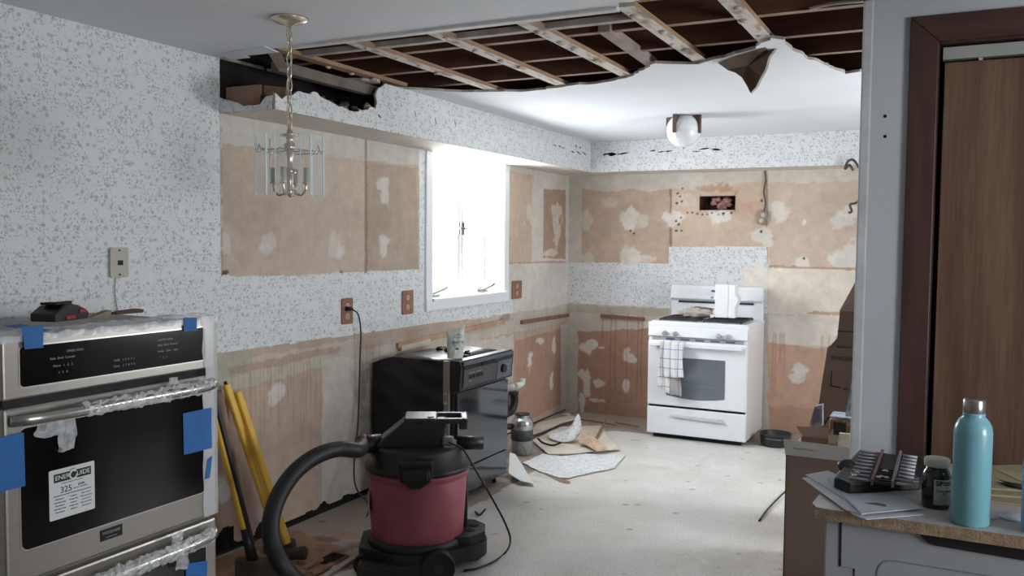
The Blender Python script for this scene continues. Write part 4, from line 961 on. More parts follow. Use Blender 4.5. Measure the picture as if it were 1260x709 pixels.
b = B(Mc); b.box((.0, -.05, 0), (.022, -.034, .002)); b.build('badge', mat('badge_grey', '#8a8f96', .4), bg_)
iron = mat('cast_iron', '#2c2d30', .7, var=.2)
for sx in (0, 1):
    xa = SXa+.07+sx*.345; xb = xa+.28; ya, yb = SYf+.09, SYb-.12
    b = B()
    for y in (ya, (ya+yb)/2, yb): b.box((xa, y-.006, .918), (xb, y+.006, .930))
    for x in (xa, (xa+xb)/2, xb): b.box((x-.006, ya, .918), (x+.006, yb, .930))
    for y in (ya+(yb-ya)*.25, ya+(yb-ya)*.75): b.box((xa, y-.005, .920), (xb, y+.005, .934))
    for x in (xa, xb):
        for y in (ya, yb): b.box((x-.006, y-.006, .911), (x+.006, y+.006, .922))
    g = b.build('burner_grate', iron, st, bevel=.002)
    for y in (ya+(yb-ya)*.25, ya+(yb-ya)*.75):
        b = B(); b.cyl(((xa+xb)/2, y, .911), ((xa+xb)/2, y, .924), .04, .034, 18); b.build('burner_cap', iron, st)
# ---- things on the stove
tw = thing('dish_towel', 'white and blue checked dish towel hanging on the oven handle', 'towel', (-1.99, SYf-.05, .45))
mt, nt, p = base_mat('checked_towel'); sx_ = nt.new('ShaderNodeSeparateXYZ', i_0=nt.new('ShaderNodeTexCoord').outputs['Object'])
def stripe(o_, per, w): 
    q = nt.math('FRACT', nt.math('MULTIPLY', nt.math('ADD', o_, 5.0), 1/per)); return nt.math('LESS_THAN', q, w)
f_ = nt.math('MAXIMUM', stripe(sx_.outputs[0], .062, .07), stripe(sx_.outputs[2], .072, .07))
nt.l.new(nt.mix(f_, C('#d6d5d4')+(1,), C('#6580b0')+(1,)), p.inputs['Base Color']); p.inputs['Roughness'].default_value = .95
towel = mt
def cloth(x0, x1, ztop, zbot, yf, amp, seed, bot=lambda t: 0, skew=0):
    nx, nz = 22, 24; vs, fs = [], []
    for i in range(nx+1):
        for j in range(nz+1):
            t, w = i/nx, j/nz; z = ztop + (zbot + bot(t) - ztop)*w
            vs.append((x0+(x1-x0)*t + skew*w + .006*math.sin(w*5+seed), yf - .012 - amp*w**.6*(math.sin(t*9+seed)+.5*math.sin(t*17+seed*2))*.5 - .01*w, z))
    for i in range(nx):
        for j in range(nz): a = i*(nz+1)+j; fs.append((a, a+nz+1, a+nz+2, a+1))
    return vs, fs
hx = lambda px: aty(px, 450, SYf-.06).x
hz = lambda px, py: aty(px, py, SYf-.06).z
b = B(); b.add(*cloth(hx(811), hx(828), .765, hz(815, 476), SYf-.040, .018, 1, lambda t: -.06*t), smooth=True)
b.add(*cloth(hx(811), hx(842), .768, .768-.001, SYf-.035, 0, 1)) if False else None
b.build('rear_fold', towel, tw, solid=.004)
b = B(); b.add(*cloth(hx(818), hx(841), .765, hz(830, 465), SYf-.058, .022, 2.5, lambda t: .01*t), smooth=True); b.build('front_fold', towel, tw, solid=.004)
b = B(); b.add([(hx(811), SYf-.058, .762), (hx(841), SYf-.058, .762), (hx(841), SYf-.035, .772), (hx(811), SYf-.035, .772), (hx(841), SYf-.008, .762), (hx(811), SYf-.008, .762)], [(0, 1, 2, 3), (3, 2, 4, 5)], True); b.build('top_fold', towel, tw, solid=.004)
b = B(); b.add(*cloth(hx(817), hx(836), .56, hz(828, 484), SYf-.040, .02, 4.2, lambda t: -.02*t, .02), smooth=True); b.build('hanging_corner', mat('towel_grey', '#9d9a99', .95), tw, solid=.004)
# white upright box (range hood filter cover) on the grates
wx0, wx1 = aty(880, 370, 6.75).x, aty(907, 370, 6.75).x
b = B(); zt_ = aty(893, 350, 6.75).z; xm = aty(896, 370, 6.75).x
b.prism([(xm+.002, .943), (aty(907, 370, 6.80).x, .943), (aty(907, 370, 6.8).x, 1.03), (aty(911, 361, 6.8).x, 1.09), (aty(907, 356, 6.8).x, 1.13), (aty(907, 350, 6.8).x, zt_-.002), (xm+.002, zt_-.001)], 'y', 6.74, 6.86)
b.box((wx0, 6.735, .943), (xm+.003, 6.86, zt_))
tag(b.build('white_cover', mat('white_board', '#e6e7e9', .5, var=.02), bevel=.008), 'tall white folded cover standing upright on the stove grates', 'cover')
b = B(); c0 = aty(857, 389, 6.78)
for k in range(5): pass
b.ball((c0.x-.005, 6.78, .970), .095, 26, (1.25, .9, .36), lump=.6, seed=3); b.ball((c0.x+.05, 6.78, .98), .065, 20, (1.2, .9, .38), lump=.4, seed=5); b.ball((c0.x-.09, 6.76, .962), .045, 16, (1.2, 1, .30), lump=.6, seed=8)
rg = thing('crumpled_rag', 'crumpled beige terry rag with a grey glove on the left burners', 'rag', (c0.x, 6.8, .94))
b.build('rag', mat('terry_beige', '#b3aaa0', 1, var=.2, vscale=50, bump=1, bscale=150), rg)
b = B(); b.ball((c0.x+.03, 6.80, .998), .06, 18, (1.6, .8, .28), lump=.6, seed=15); b.build('dark_fold', mat('glove_grey', '#6f6d6c', .9, var=.2), rg)

# ---- black pot on the floor
pt = thing('black_pot', 'shallow black pot standing on the floor right of the stove', 'pot', (-1.16, 6.70, 0))
b = B(); b.lathe([(0, .0), (.095, 0), (.108, .01), (.115, .085), (.121, .092), (.117, .096), (.110, .088), (.103, .014), (0, .012)], (-1.16, 6.72, 0), 36); b.build('bowl', mat('pot_black', '#2a2a2c', .35, var=.1), pt)
b = B(); b.tube(spline([(-1.20, 6.612, .065), (-1.195, 6.585, .07), (-1.15, 6.57, .072), (-1.105, 6.585, .07), (-1.10, 6.612, .065)]), .006, 8); b.build('handle', mat('pot_handle', '#4a4a4c', .4), pt)
b = B(); b.tube(spline([(-1.20, 6.828, .065), (-1.195, 6.855, .07), (-1.15, 6.87, .072), (-1.105, 6.855, .07), (-1.10, 6.828, .065)]), .006, 8); b.build('handle', mat('pot_handle', '#4a4a4c', .4), pt)

# ---- dishwasher, front faces +x
DX, DY0, DY1, DT = -2.485, 4.215, 4.865, .845
dw = thing('dishwasher', 'black dishwasher pulled out below the window, wrapped in black insulation', 'dishwasher', (-2.77, (DY0+DY1)/2, 0))
ins = mat('black_insulation', '#161618', .33, var=.2, bump=1, bscale=14)
b = B(); n, m_ = 26, 22; vs, fs = [], []
prof = [(DX-.055, .07), (DX-.055, .3), (DX-.055, .6), (DX-.055, .80), (DX-.07, .832), (DX-.2, .842), (-2.80, .845), (-2.93, .835), (-3.02, .80), (-3.05, .72), (-3.055, .5), (-3.055, .3), (-3.055, .07)]
for i, y in enumerate(np.linspace(DY0, DY1-.01, 22)):
    e = min(1, (y-DY0)/.05); e = 1 - (1-e)**2*.06
    for j, (x, z) in enumerate(prof):
        q = .010*mn.noise(Vector((x*9, y*14+z*7, z*5)))
        vs.append((-2.78+(x+2.78)*e, y, .45+(z-.45)*e + (q if z > .8 else 0)))
P_ = len(prof)
for i in range(21):
    for j in range(P_-1): fs.append((i*P_+j, i*P_+j+1, (i+1)*P_+j+1, (i+1)*P_+j))
# camera-facing side sheet with sagging folds
o_ = len(vs); nx, nz = 24, 24
for i in range(nx+1):
    for j in range(nz+1):
        t, w = i/nx, j/nz; x = DX-.056 + (-3.05-DX+.056)*t; ztop = .838 - .13*max(0, t-.72)**1.2*1.6
        z = .07+(ztop-.07)*w
        fold = .014*math.sin((x*3.0+z*7.5)*6+mn.noise(Vector((x*4, z*4, 0)))*3)*max(0, w-.25) + .012*mn.noise(Vector((x*7, z*5, 2)))
        vs.append((x, DY0 - .004 + fold*(1 if 0 < i < nx and 0 < j < nz else 0) , z))
for i in range(nx):
    for j in range(nz): a = o_+i*(nz+1)+j; fs.append((a, a+1, a+nz+2, a+nz+1))
b.add(vs, fs, True); b.build('insulation_blanket', ins, dw)
b = B(); b.box((-3.0, DY0+.02, .06), (DX-.05, DY1-.02, .80)); b.build('tub', mat('tub_grey', '#55565a', .5), dw)
b = B(); b.prism([(DX-.075, .07), (DX-.035, .07), (DX-.035, .84), (DX-.075, .84)], 'y', DY0-.008, DY0+.012); fr = b.build('front_frame', mat('frame_grey_beige', '#8c8680', .5, metal=.3), dw, bevel=.003)
for z in (.63, .57, .51, .66, .52): 
    pass
for z in (.655, .60, .545, .42): b = B(); b.ball((DX-.055, DY0-.009, z), .006, 8); b.build('screw', rim, fr)
dface = mat('dishwasher_gloss', '#40454d', .07, var=.05, metal=.6, spec=.8, coat=.4)
b = B(); b.box((DX-.02, DY0+.02, .215), (DX+.006, DY1-.006, .655)); b.build('door_panel', dface, dw, bevel=.003)
b = B(); b.box((DX-.02, DY0+.02, .055), (DX+.002, DY1-.006, .205)); b.build('toe_panel', dface, dw, bevel=.003)
b = B(); b.box((DX-.035, DY0+.005, .05), (DX-.012, DY1-.002, .68)); b.build('door_edge', black, dw)
b = B(); b.prism([(DX-.03, .665), (DX+.030, .672), (DX+.030, .70), (DX+.040, .815), (DX+.030, .842), (DX-.03, .842)], 'y', DY0-.002, DY1+.004); cpd = b.build('control_panel', mat('panel_black', '#1b1c20', .3, var=.1), dw, bevel=.004)
Md = frame((DX+.0355, (DY0+DY1)/2, .745), (0, 1, 0), (.087, 0, 1))
b = B(Md); b.box((-.31, .070, 0), (.31, .092, .006)); b.build('top_lip', mat('lip_blue_grey', '#5c6471', .25, metal=.3), cpd, bevel=.003)
b = B(Md); b.box((-.295, -.055, .0), (.10, .045, .004)); b.build('button_field', mat('field_grey', '#47464a', .45), cpd)
b = B(Md); b.box((.11, -.06, .0), (.30, .048, .004)); b.build('dial_field', mat('field_grey_light', '#5e626b', .4), cpd)
b = B(Md); b.cyl((.18, -.002, .003), (.18, -.002, .022), .027, .024, 24); b.build('dial', black, cpd)
for k in range(6): b = B(Md); x = -.235+k*.026+(.012 if k > 2 else 0); b.box((x, -.012, .004), (x+.02, .010, .010)); b.build('button', black, cpd, bevel=.002)
for (x, y, w) in ((-.235, .018, .06), (-.15, .018, .06), (-.235, -.028, .035), (.235, .012, .035), (.235, -.012, .03), (.13, -.004, .02)):
    b = B(Md); b.box((x, y, .0035), (x+w, y+.0045, .0048)); b.build('printed_mark', wht, cpd)
b = B(Md); b.box((-.30, .052, .0), (-.12, .066, .006)); b.box((-.09, .052, .0), (.07, .066, .006)); b.build('vent_slot', blackm, cpd)
for x in (-2.95, DX-.06):
    for y in (DY0+.06, DY1-.06): b = B(); b.cyl((x, y, 0), (x, y, .07), .014, n=10); b.build('foot', black, dw)
# small black clips on top
for (px, py, i) in ((541, 429, 0), (551, 430, 1), (575, 434, 2)):
    v = atz(px, py, DT+.008); b = B(); b.box((v.x-.02, v.y-.015, DT-.001), (v.x+.02, v.y+.010, DT+.012)); b.box((v.x-.008, v.y-.02, DT+.010), (v.x+.006, v.y+.02, DT+.022))
    tag(b.build('mounting_clip', black, bevel=.003), ['small black clip on the dishwasher top, leftmost of three', 'small black clip directly left of the white bag', 'small black clip on the dishwasher right of the white bag'][i], 'clip', 'clips on the dishwasher')
# white pouch
pv = atz(560, 440, DT+.004)
bag = thing('detergent_bag', 'white upright pouch with green lettering on the dishwasher', 'bag', (pv.x, pv.y, DT+.004))
rgt = Vector((.80, .60, 0)).normalized(); away = Vector((-.60, .80, 0)).normalized()
Mp = Matrix(((rgt.x, away.x, 0, pv.x), (rgt.y, away.y, 0, pv.y), (0, 0, 1, DT+.002), (0, 0, 0, 1)))
b = B(Mp); n, m_ = 14, 16; vs, fs = [], []
for sgn in (-1, 1):
    for i in range(n+1):
        for j in range(m_+1):
            u, w = i/n*2-1, j/m_; hw = .045 + .004*w + (.006*w*w if u > 0 else 0); th = .030*(1-w)**.5*math.sqrt(max(0, 1-u*u)) + .002
            z = w*(.160 + .026*max(0, u) * 1.0 - .004*abs(u)) + (.012*max(0, u-.3)*w if True else 0)
            vs.append((u*hw, sgn*(th) + .004*mn.noise(Vector((u*3, w*5, sgn))), z))
q = (n+1)*(m_+1)
for sgn in (0, 1):
    for i in range(n):
        for j in range(m_): a = sgn*q+i*(m_+1)+j; fs.append((a, a+m_+1, a+m_+2, a+1) if sgn == 0 else (a, a+1, a+m_+2, a+m_+1))
for j in range(m_):
    for i in (0, n): a = i*(m_+1)+j; fs.append((a, a+1, q+a+1, q+a))
b.add(vs, fs, True); b.build('pouch', mat('pouch_white', '#c6cbc8', .35, var=.06, vscale=30, bump=.3, bscale=60), bag)
def btext(s_, x, z, size, mt_, sx=1): 
    text(s_, size, Mp @ frame((x, -.034, z), (1, 0, 0), (0, 0, 1)), mt_, bag, sx=sx)
gr = mat('print_green', '#3c7a45', .5); rdp = mat('print_red', '#a8475c', .5)
btext('Cascade', .014, .122, .014, rdp); btext('pure', .014, .096, .036, gr); btext('actionpacs', .014, .078, .008, wht)
b = B(Mp); b.ball((.010, -.031, .055), .009, 10, (1, .15, .7)); b.build('leaf_mark', gr, bag)
b = B(Mp); b.box((-.038, -.032, .030), (-.018, -.030, .046)); b.build('yellow_mark', mat('print_yellow', '#b5aa76', .5), bag)
b = B(Mp); b.tube([(-.020+.032*math.cos(a)+.036, -.0335, .100+.040*math.sin(a)) for a in [PI*.25+i*PI*1.1/12 for i in range(13)]], .0012, 5); b.build('ring_mark', gr, bag)

# ---- wet and dry vacuum
VC = Vector((-2.203, 3.399, 0)); ang = math.atan2(.514, .857)
MV0 = 0; MV = Matrix.Translation(VC) @ Matrix.Rotation(ang, 4, 'Z')
vac = thing('shop_vacuum', 'red and black wet and dry vacuum with a curved black hose', 'vacuum', tuple(VC))
redv = mat('tub_dusty_red', '#98505a', .55, var=.12, vscale=10)
vb = mat('vacuum_black', '#202022', .5, var=.25, vscale=8)
b = B(MV); b.lathe([(0, .125), (.200, .125), (.212, .14), (.216, .20), (.230, .430), (.226, .437), (.238, .443), (.243, .478), (0, .478)], (0, 0, 0), 48); b.build('tub', redv, vac)
b = B(MV); b.lathe([(.244, .468), (.247, .484), (.240, .492), (.212, .500), (.200, .562), (.190, .574), (0, .574)], (0, 0, 0), 48); lid = b.build('lid', vb, vac)
b = B(MV); b.prism([(-.190, .568), (-.180, .592), (-.075, .680), (-.058, .692), (.135, .692), (.135, .668), (.128, .658), (.125, .60), (.125, .568)], 'y', -.085, .085); b.build('motor_housing', vb, lid, bevel=.022, seg=3)
b = B(MV); b.prism([(-.165, .598), (-.062, .684), (-.058, .6935), (-.165, .608)], 'y', -.07, .07); b.build('housing_ridge', mat('ridge_paler_grey', '#4d5058', .35), lid, bevel=.003)  # paler grey strip along the housing slope
glossb = mat('handle_glossy', '#26282d', .42, var=.1)
b = B(MV)
b.box((-.062, -.088, .682), (.09, .088, .708)); b.box((.085, -.088, .682), (.225, -.055, .706)); b.box((.085, .055, .682), (.225, .088, .706)); b.box((.198, -.088, .682), (.232, .088, .706)); b.build('carry_handle', glossb, lid, bevel=.008, seg=3)
b = B(MV); b.box((.19, -.088, .655), (.230, -.060, .695)); b.box((.19, .060, .655), (.230, .088, .695)); b.build('handle_tip', glossb, lid, bevel=.008)
b = B(MV); b.cyl((.06, -.05, .706), (.06, -.05, .712), .016, n=18); b.build('switch', black, lid)
b = B(MV); b.box((-.075, -.256, .475), (.075, -.19, .550)); b.prism([(-.06, .52), (.06, .52), (.07, .465), (.02, .43), (-.02, .43), (-.07, .465)], 'y', -.268, -.240); b.build('front_latch', black, lid, bevel=.008)
b = B(MV); b.box((-.055, -.278, .47), (.055, -.256, .51)); b.build('latch_tab', vb, lid, bevel=.006)
b = B(MV); b.cyl((.18, -.02, .58), (.305, -.02, .578), .033, .031, 20); b.build('blower_port', black, lid)
b = B(MV); b.cyl((-.17, -.02, .578), (-.28, -.05, .582), .045, .040, 20); b.build('hose_port', black, lid)
b = B(MV); b.cyl((-.238, -.040, .581), (-.256, -.044, .5815), .046, .046, 20); b.build('port_ring', redv, lid)
b = B(MV); b.box((-.222, -.10, .28), (-.214, -.05, .37)); b.build('label', mat('label_grey', '#9a948c', .6), vac) 
hp = [MV @ Vector((-.25, -.045, .582)), atd(440, 554, 3.86), atd(415, 553, 3.78), atd(388, 562, 3.68), atd(362, 582, 3.56), atd(342, 612, 3.44), atd(333, 645, 3.36), atd(337, 675, 3.32), atd(350, 700, 3.30), atd(372, 722, 3.36)]
hp2 = spline(hp, 14); b = B(); k = 0
pts, rs = [], []
acc = [hp2[0]]
for i in range(len(hp2)-1):
    a, c_ = hp2[i], hp2[i+1]; L_ = (c_-a).length; nseg = max(1, int(L_/.0045))
    for j in range(nseg): pts.append(a.lerp(c_, j/nseg)); rs.append(.0315 + .0025 + (.0012 if (len(pts) % 2) else -.0012))
b.tube(pts, rs, 16); b.build('hose', mat('hose_black', '#1a1a1c', .55), vac)
# wheeled base
b = B(MV)
out = []
for i in range(64):
    th = 2*PI*i/64; c4 = abs(math.cos(th)) ; r_ = .245 + .075*max(0, math.cos(2*th))**1.5*1.0
    out.append((max(-.262, r_*math.cos(th)*1.02), r_*math.sin(th)*.95))
b.prism([(x, y) for x, y in out], 'z', .055, .125); b.build('base', vb, vac, bevel=.022, seg=3)
b = B(MV); b.prism([(.14, -.13), (.24, -.12), (.315, -.04), (.32, .06), (.27, .13), (.15, .15)], 'z', .06, .168); b.lathe([(.19, .12), (.232, .12), (.222, .16), (.212, .16)], (0, 0, 0), 40); b.build('base_collar', vb, vac)
for (x, y, r_) in ((.245, -.03, .024), (.265, .035, .024), (.225, .085, .018)):
    b = B(MV); b.lathe([(r_, .1685), (r_*.92, .1695), (0, .1690)], (x, y, 0), 20); b.build('tool_hole', mat('hole_black', '#101010', .9), vac)
b = B(MV); b.box((.165, .02, .15), (.235, .10, .46)); b.build('wand_holder', black, vac, bevel=.012)
for (x, y, r_) in ((.10, -.235, .075), (-.235, -.12, .05), (.27, .05, .05), (-.2, .17, .05)):
    big = r_ > .06
    b = B(MV); b.cyl((x, y-(.03 if big else .018), r_), (x, y+(.03 if big else .018), r_), r_, n=26); wv = b.build('wheel', black, vac, bevel=.005)
    b = B(MV); b.cyl((x, y-(.034 if big else .022), r_), (x, y-(.03 if big else .018), r_), r_*.35, n=18); b.build('hub', mat('hub_grey', '#303033', .4), wv)
b = B(MV); b.box((-.26, -.24, .02), (.05, -.1, .085)); b.build('base_skirt', vb, vac, bevel=.02)
b = B(); cps = [MV @ Vector((.14, -.09, .60)), atd(567, 551, 3.86), atd(576, 562, 3.85), atd(592, 590, 3.88), atd(608, 618, 3.92), atd(622, 645, 3.98), atd(628, 665, 4.02), Vector(atz(622, 680, .008)), Vector(atz(606, 692, .008)), Vector(atz(585, 700, .008)), Vector(atz(570, 702, .008))]
b.tube(spline(cps, 8), .0048, 8); b.build('cord', black, vac)
b = B(MV); b.box((.115, -.11, .585), (.165, -.06, .625)); b.build('cord_plug', mat('plug_grey', '#6f7176', .4), vac, bevel=.008)

# ---- long handled tools by the oven
yel = mat('yellow_fibreglass', '#dcb040', .45, var=.14, vscale=7)
iron2 = mat('tool_iron', '#4b4846', .5, metal=.5, var=.3, vscale=14, bump=.3)
def handle(name, par, p0, p1, w, d, m_, bev=.008, up=(1, 0, 0)):
    b = B(); b.bar(p0, p1, w, d, up=up); return b.build(name, m_, par, bevel=bev, seg=3)
# splitting maul, nearest
h0 = atz(314, 700, .035); h1 = atx(262, 500, -2.86)
ml = thing('splitting_maul', 'splitting maul with a yellow and black handle, head down beside the oven', 'maul', (h0.x, h0.y, 0))
d_ = (h1-h0).normalized()
handle('grip', ml, h0 + d_*.16, h1, .034, .028, yel)
b = B(); sd = d_.cross(Vector((.7, -.7, 0))).normalized(); rr_ = Vector((.89, .45, 0))
b.bar(h0 + d_*.12 + rr_*.012, h1 + rr_*.012, .020, .031, up=(1, 0, 0)); b.build('black_stripe', black, ml, bevel=.006)
b = B(); b.cyl(h0 + d_*.03, h0 + d_*.20, .026, .019, 16); b.build('overstrike_collar', black, ml)
b = B(Matrix.Translation(h0) @ Matrix.Rotation(math.radians(24), 4, 'Z')); b.prism([(-.085, -.026), (-.05, -.032), (.02, -.032), (.085, -.016), (.13, -.003), (.13, .003), (.085, .016), (.02, .032), (-.05, .032), (-.085, .026)], 'z', -.033, .045); b.build('head', iron2, ml, bevel=.006)
b = B(); cc = atx(278, 577, -2.84)
# wooden handled tool
w0 = atz(308, 664, .03); w1 = atx(268, 482, -3.02)
wd_ = thing('wooden_handle', 'weathered round wooden tool handle leaning between the yellow handles', 'tool handle', (w0.x, w0.y, 0))
b = B(); b.tube([w1.lerp(w0, t) for t in (0, .1, .4, .8, 1)], [.019, .021, .017, .016, .018], 14); b.build('shaft', mat('weathered_wood', '#8a7364', .8, var=.25, vscale=4, stretch=(8, 8, 1)), wd_)
# sledgehammer pair
def sledge(pxt, pyt, pxb, pyb, label, xt, tip_black, headpx=None):
    p1 = atx(pxt, pyt, xt); p0 = atz(pxb, pyb, .04)
    t = thing('sledgehammer', label, 'sledgehammer', (p0.x, p0.y, 0), 'yellow handled sledgehammers'); d = (p1-p0).normalized()
    handle('grip', t, p0 + d*.05, p1, .036, .026, yel)
    if tip_black: b = B(); b.cyl(p1 - d*.02, p1 + d*.015, .013, .006, 10); b.build('grip_tip', black, t)
    b = B(); b.bar(p0+d*.35 + Vector((-.004, -.014, 0)), p1 - d*.25 + Vector((-.004, -.014, 0)), .006, .006); b.build('handle_groove', mat('groove_brown', '#6d5326', .7), t)
    b = B(); a = Vector((.86, .35, .12)).normalized()
    b.tube([p0 - a*.075, p0 - a*.068, p0 - a*.02, p0 + a*.02, p0 + a*.068, p0 + a*.075], [.026, .034, .030, .030, .034, .026], 8); b.build('head', iron2, t, bevel=.003)
    return t
sledge(292, 482, 358, 682, 'sledgehammer with a plain yellow handle and a grey iron head on the floor', -3.04, False)
sledge(278, 473, 344, 672, 'left yellow handled sledgehammer with a dark tip at its handle end', -3.045, True)

# ---- garbage disposal
dv = atz(641, 559, 0); dv = Vector((-2.72, 5.56, 0))
gd = thing('garbage_disposal', 'grey and steel garbage disposal unit standing on the bare subfloor', 'garbage disposal', tuple(dv))
ds = mat('disposal_steel', '#b4b5b6', .25, metal=.8)
b = B(); b.lathe([(0, 0), (.070, 0), (.076, .01), (.076, .10), (.074, .105)], tuple(dv), 30); b.build('lower_shell', mat('disposal_grey', '#8f8d89', .5, var=.1), gd)
b = B(); b.lathe([(.074, .10), (.080, .105), (.080, .175), (.074, .18)], tuple(dv), 30); b.build('band', mat('disposal_band', '#3a3e40', .5), gd)
b = B(); b.lathe([(.074, .175), (.078, .18), (.078, .235), (.060, .258), (.045, .262), (.050, .268), (.050, .28), (.035, .282), (.033, .27), (0, .27)], tuple(dv), 30); b.build('upper_shell', ds, gd)
b = B(); b.lathe([(.036, .278), (.056, .282), (.056, .29), (.036, .292)], tuple(dv), 30); b.build('mounting_ring', black, gd)
b = B(); b.cyl(dv + Vector((-.05, -.05, .20)), dv + Vector((-.10, -.10, .20)), .022, n=14); b.build('drain_outlet', black, gd)
b = B(); b.tube(spline([dv+Vector((.0, -.078, .05)), dv+Vector((.02, -.11, .10)), dv+Vector((.06, -.10, .08)), dv+Vector((.075, -.07, .0+.008))]), .004, 6); b.build('lead_wire', mat('lead_grey', '#77777a', .5), gd)
# ---- drain pipes in the wall
pvc = mat('white_pvc', '#cfcfcb', .35, var=.03)
b = B(); p = atx(643, 471, XL+.10); b.tube(spline([atx(622, 479, XL+.01), atx(632, 476, XL+.09), atx(640, 474, XL+.11)], 4), .024, 14); b.tube(spline([atx(634, 475, XL+.11), atx(642, 473, XL+.12), atx(643.5, 466, XL+.12)], 5), .022, 14)
tag(b.build('drain_pipe', pvc), 'white plastic drain pipe elbow sticking out of the wall behind the dishwasher', 'pipe')
b = B(); b.tube(spline([atx(632, 483, XL+.05), atx(633, 495, XL+.05), atx(629, 506, XL+.04), atx(622, 510, XL+.03)], 5), [.030]*16, 14); b.cyl(atx(632, 482, XL+.05), atx(632, 486, XL+.05), .038, n=16)
tag(b.build('drain_pipe', black), 'black drain elbow on the wall above the disposal unit', 'pipe')
b = B(); b.cyl((XL+.01, 6.28, .02), (XL+.01, 6.28, .05), .02, n=10)

# ---- torn wall pieces on the floor
def sheet(name, pts, z, thick, mats, label, curl=None, cat='drywall piece', jagg=.006):
    P = [Vector((*FZ(*q), 0)) for q in pts]; lp = jag([(p.x, p.y) for p in P], jagg, .06, len(pts)+int(P[0].x*100))
    tri = tessellate_polygon([[Vector((a, c_, 0)) for a, c_ in lp]]); n = len(lp)
    f = curl or (lambda x, y: z)
    vs = [(x, y, f(x, y)+thick) for x, y in lp] + [(x, y, f(x, y)) for x, y in lp]
    b = B(); b.v = [Vector(v) for v in vs]
    for t in tri: b.f.append(list(t)); b.mi.append(0); b.f.append([i+n for i in t]); b.mi.append(1)
    for i in range(n): b.f.append([i, (i+1) % n, n+(i+1) % n, n+i]); b.mi.append(1)
    b.sm = [False]*len(b.f)
    o = b.build(name, mats); return tag(o, label, cat)
papz = paper_mat('z'); cream = mat('cream_board_back', '#cbc3b4', .85, var=.08, vscale=5)
sheet('wallpapered_piece', [(643, 571), (668, 560), (690, 563), (720, 560), (769, 562), (757, 577), (700, 590), (690, 590), (664, 582)], .006, .004, [papz, cream], 'large flat torn sheet of flowered wallpaper, nearest on the floor', jagg=.008)
sheet('cream_board', [(655, 545), (690, 528), (740, 527), (752, 545), (762, 556), (700, 562), (675, 562)], .014, .006, [cream, gyp], 'cream board piece lying behind the flat flowered sheet', jagg=.006)
sheet('cream_board', [(655, 534), (662, 526), (700, 517), (715, 519), (690, 526), (668, 536), (656, 540)], .03, .010, [cream, gyp], 'narrow cream board strip behind the curled flowered piece', jagg=.004)
card = sheet('card_sheet', [(627, 571), (634, 572), (657, 599), (640, 598), (626, 592)], .03, .002, [mat('white_card', '#cfd0ce', .7, var=.03), cream], 'white card sheet propped beside the dishwasher front', curl=lambda x, y: .012 + max(0, min(1, (-2.25-x)*1.0))*.16, cat='card', jagg=.001)
sheet('board_offcut', [(676, 577), (694, 590), (702, 594), (700, 596), (690, 594), (668, 583)], .0005, .004, [mat('brown_cut', '#85725f', .9), gyp], 'thin brown offcut under the left edge of the flowered sheet', jagg=.002)
# curled flowered piece standing up
v0 = Vector((*FZ(712, 562), 0)); b = B(); n = 16; vs, fs = [], []
pl_ = [(672, 537, .05), (682, 542, .04), (696, 543, .04), (708, 541, .05)]; 
low = [atz(672, 537, .045), atz(683, 543, .035), atz(697, 545, .03), atz(709, 541, .05), atz(717, 530, .09)]
tipv = aty(712, 504, low[3].y+.10)
rims = [atz(674, 533, .06), atz(690, 532, .07), aty(702, 527, low[3].y+.06), aty(708, 516, low[3].y+.09), tipv]
b = B(); b.add(low + rims, [(0, 1, 6, 5), (1, 2, 7, 6), (2, 3, 8, 7), (3, 4, 9, 8)], True)
o = b.build('wallpapered_piece', [paper_mat('y'), cream], solid=.006); o.modifiers.new('s', 'SUBSURF').render_levels = 2
o.modifiers.move(1, 0); tag(o, 'curled flowered wallpaper piece standing upright in the debris heap', 'drywall piece')
# torn bits
b = B(); A = [atz(712, 545, .045), atz(722, 548, .045), atz(735, 556, .035), atz(747, 551, .045), atz(737, 543, .07), atz(724, 533, .09), atz(715, 532, .09)]
b.add(A + [sum(A, Vector())/7 + Vector((0, 0, .015))], [(i, (i+1) % 7, 7) for i in range(7)]); tag(b.build('torn_backing', mat('torn_tan', '#b79f88', .9, var=.3, vscale=30), solid=.006), 'torn tan and cream board scrap right of the curled flowered piece', 'drywall piece')
for i, (a, c_, w, lab) in enumerate((((731, 545), (745, 518), .016, 'thin brown stick leaning in the debris near the back wall'), ((714, 516), (757, 523), .014, 'thin brown strip of trim on the floor along the back wall'), ((757, 520), (785, 525), .014, 'short brown strip of trim near the stove on the bare floor'))):
    p, q = atz(*a, .02), atz(*c_, .03 if i else .05); b = B(); b.bar(p, q, w, .010); tag(b.build('trim_stick', mat('stick_brown', '#7d5f4b', .8)), lab, 'stick')
b = B(); b.tube(spline([atz(662, 540, .05), atz(668, 545, .04), atz(680, 548, .035), atz(690, 545, .04)], 5), .008, 8); tag(b.build('black_scrap', blackm), 'thin black rubber scrap in front of the cream strip', 'scrap')
for i, (px, py, r) in enumerate(((697, 512, .03), (704, 509, .02), (718, 534, .018), (667, 551, .02), (700, 556, .012))):
    v = atz(px, py, .0); b = B(); b.ball((v.x, v.y, r*.45), r, 9, (1.2, 1, .5), lump=.8, seed=i+30); tag(b.build('plaster_lump', gyp), ['pale plaster lump in the corner of the kitchen floor, left one', 'pale plaster lump in the corner of the kitchen floor, right one', 'small plaster lump among the torn boards', 'plaster lump beside the disposal unit', 'tiny plaster lump on the cream board edge'][i], 'rubble', 'plaster lumps on the floor')
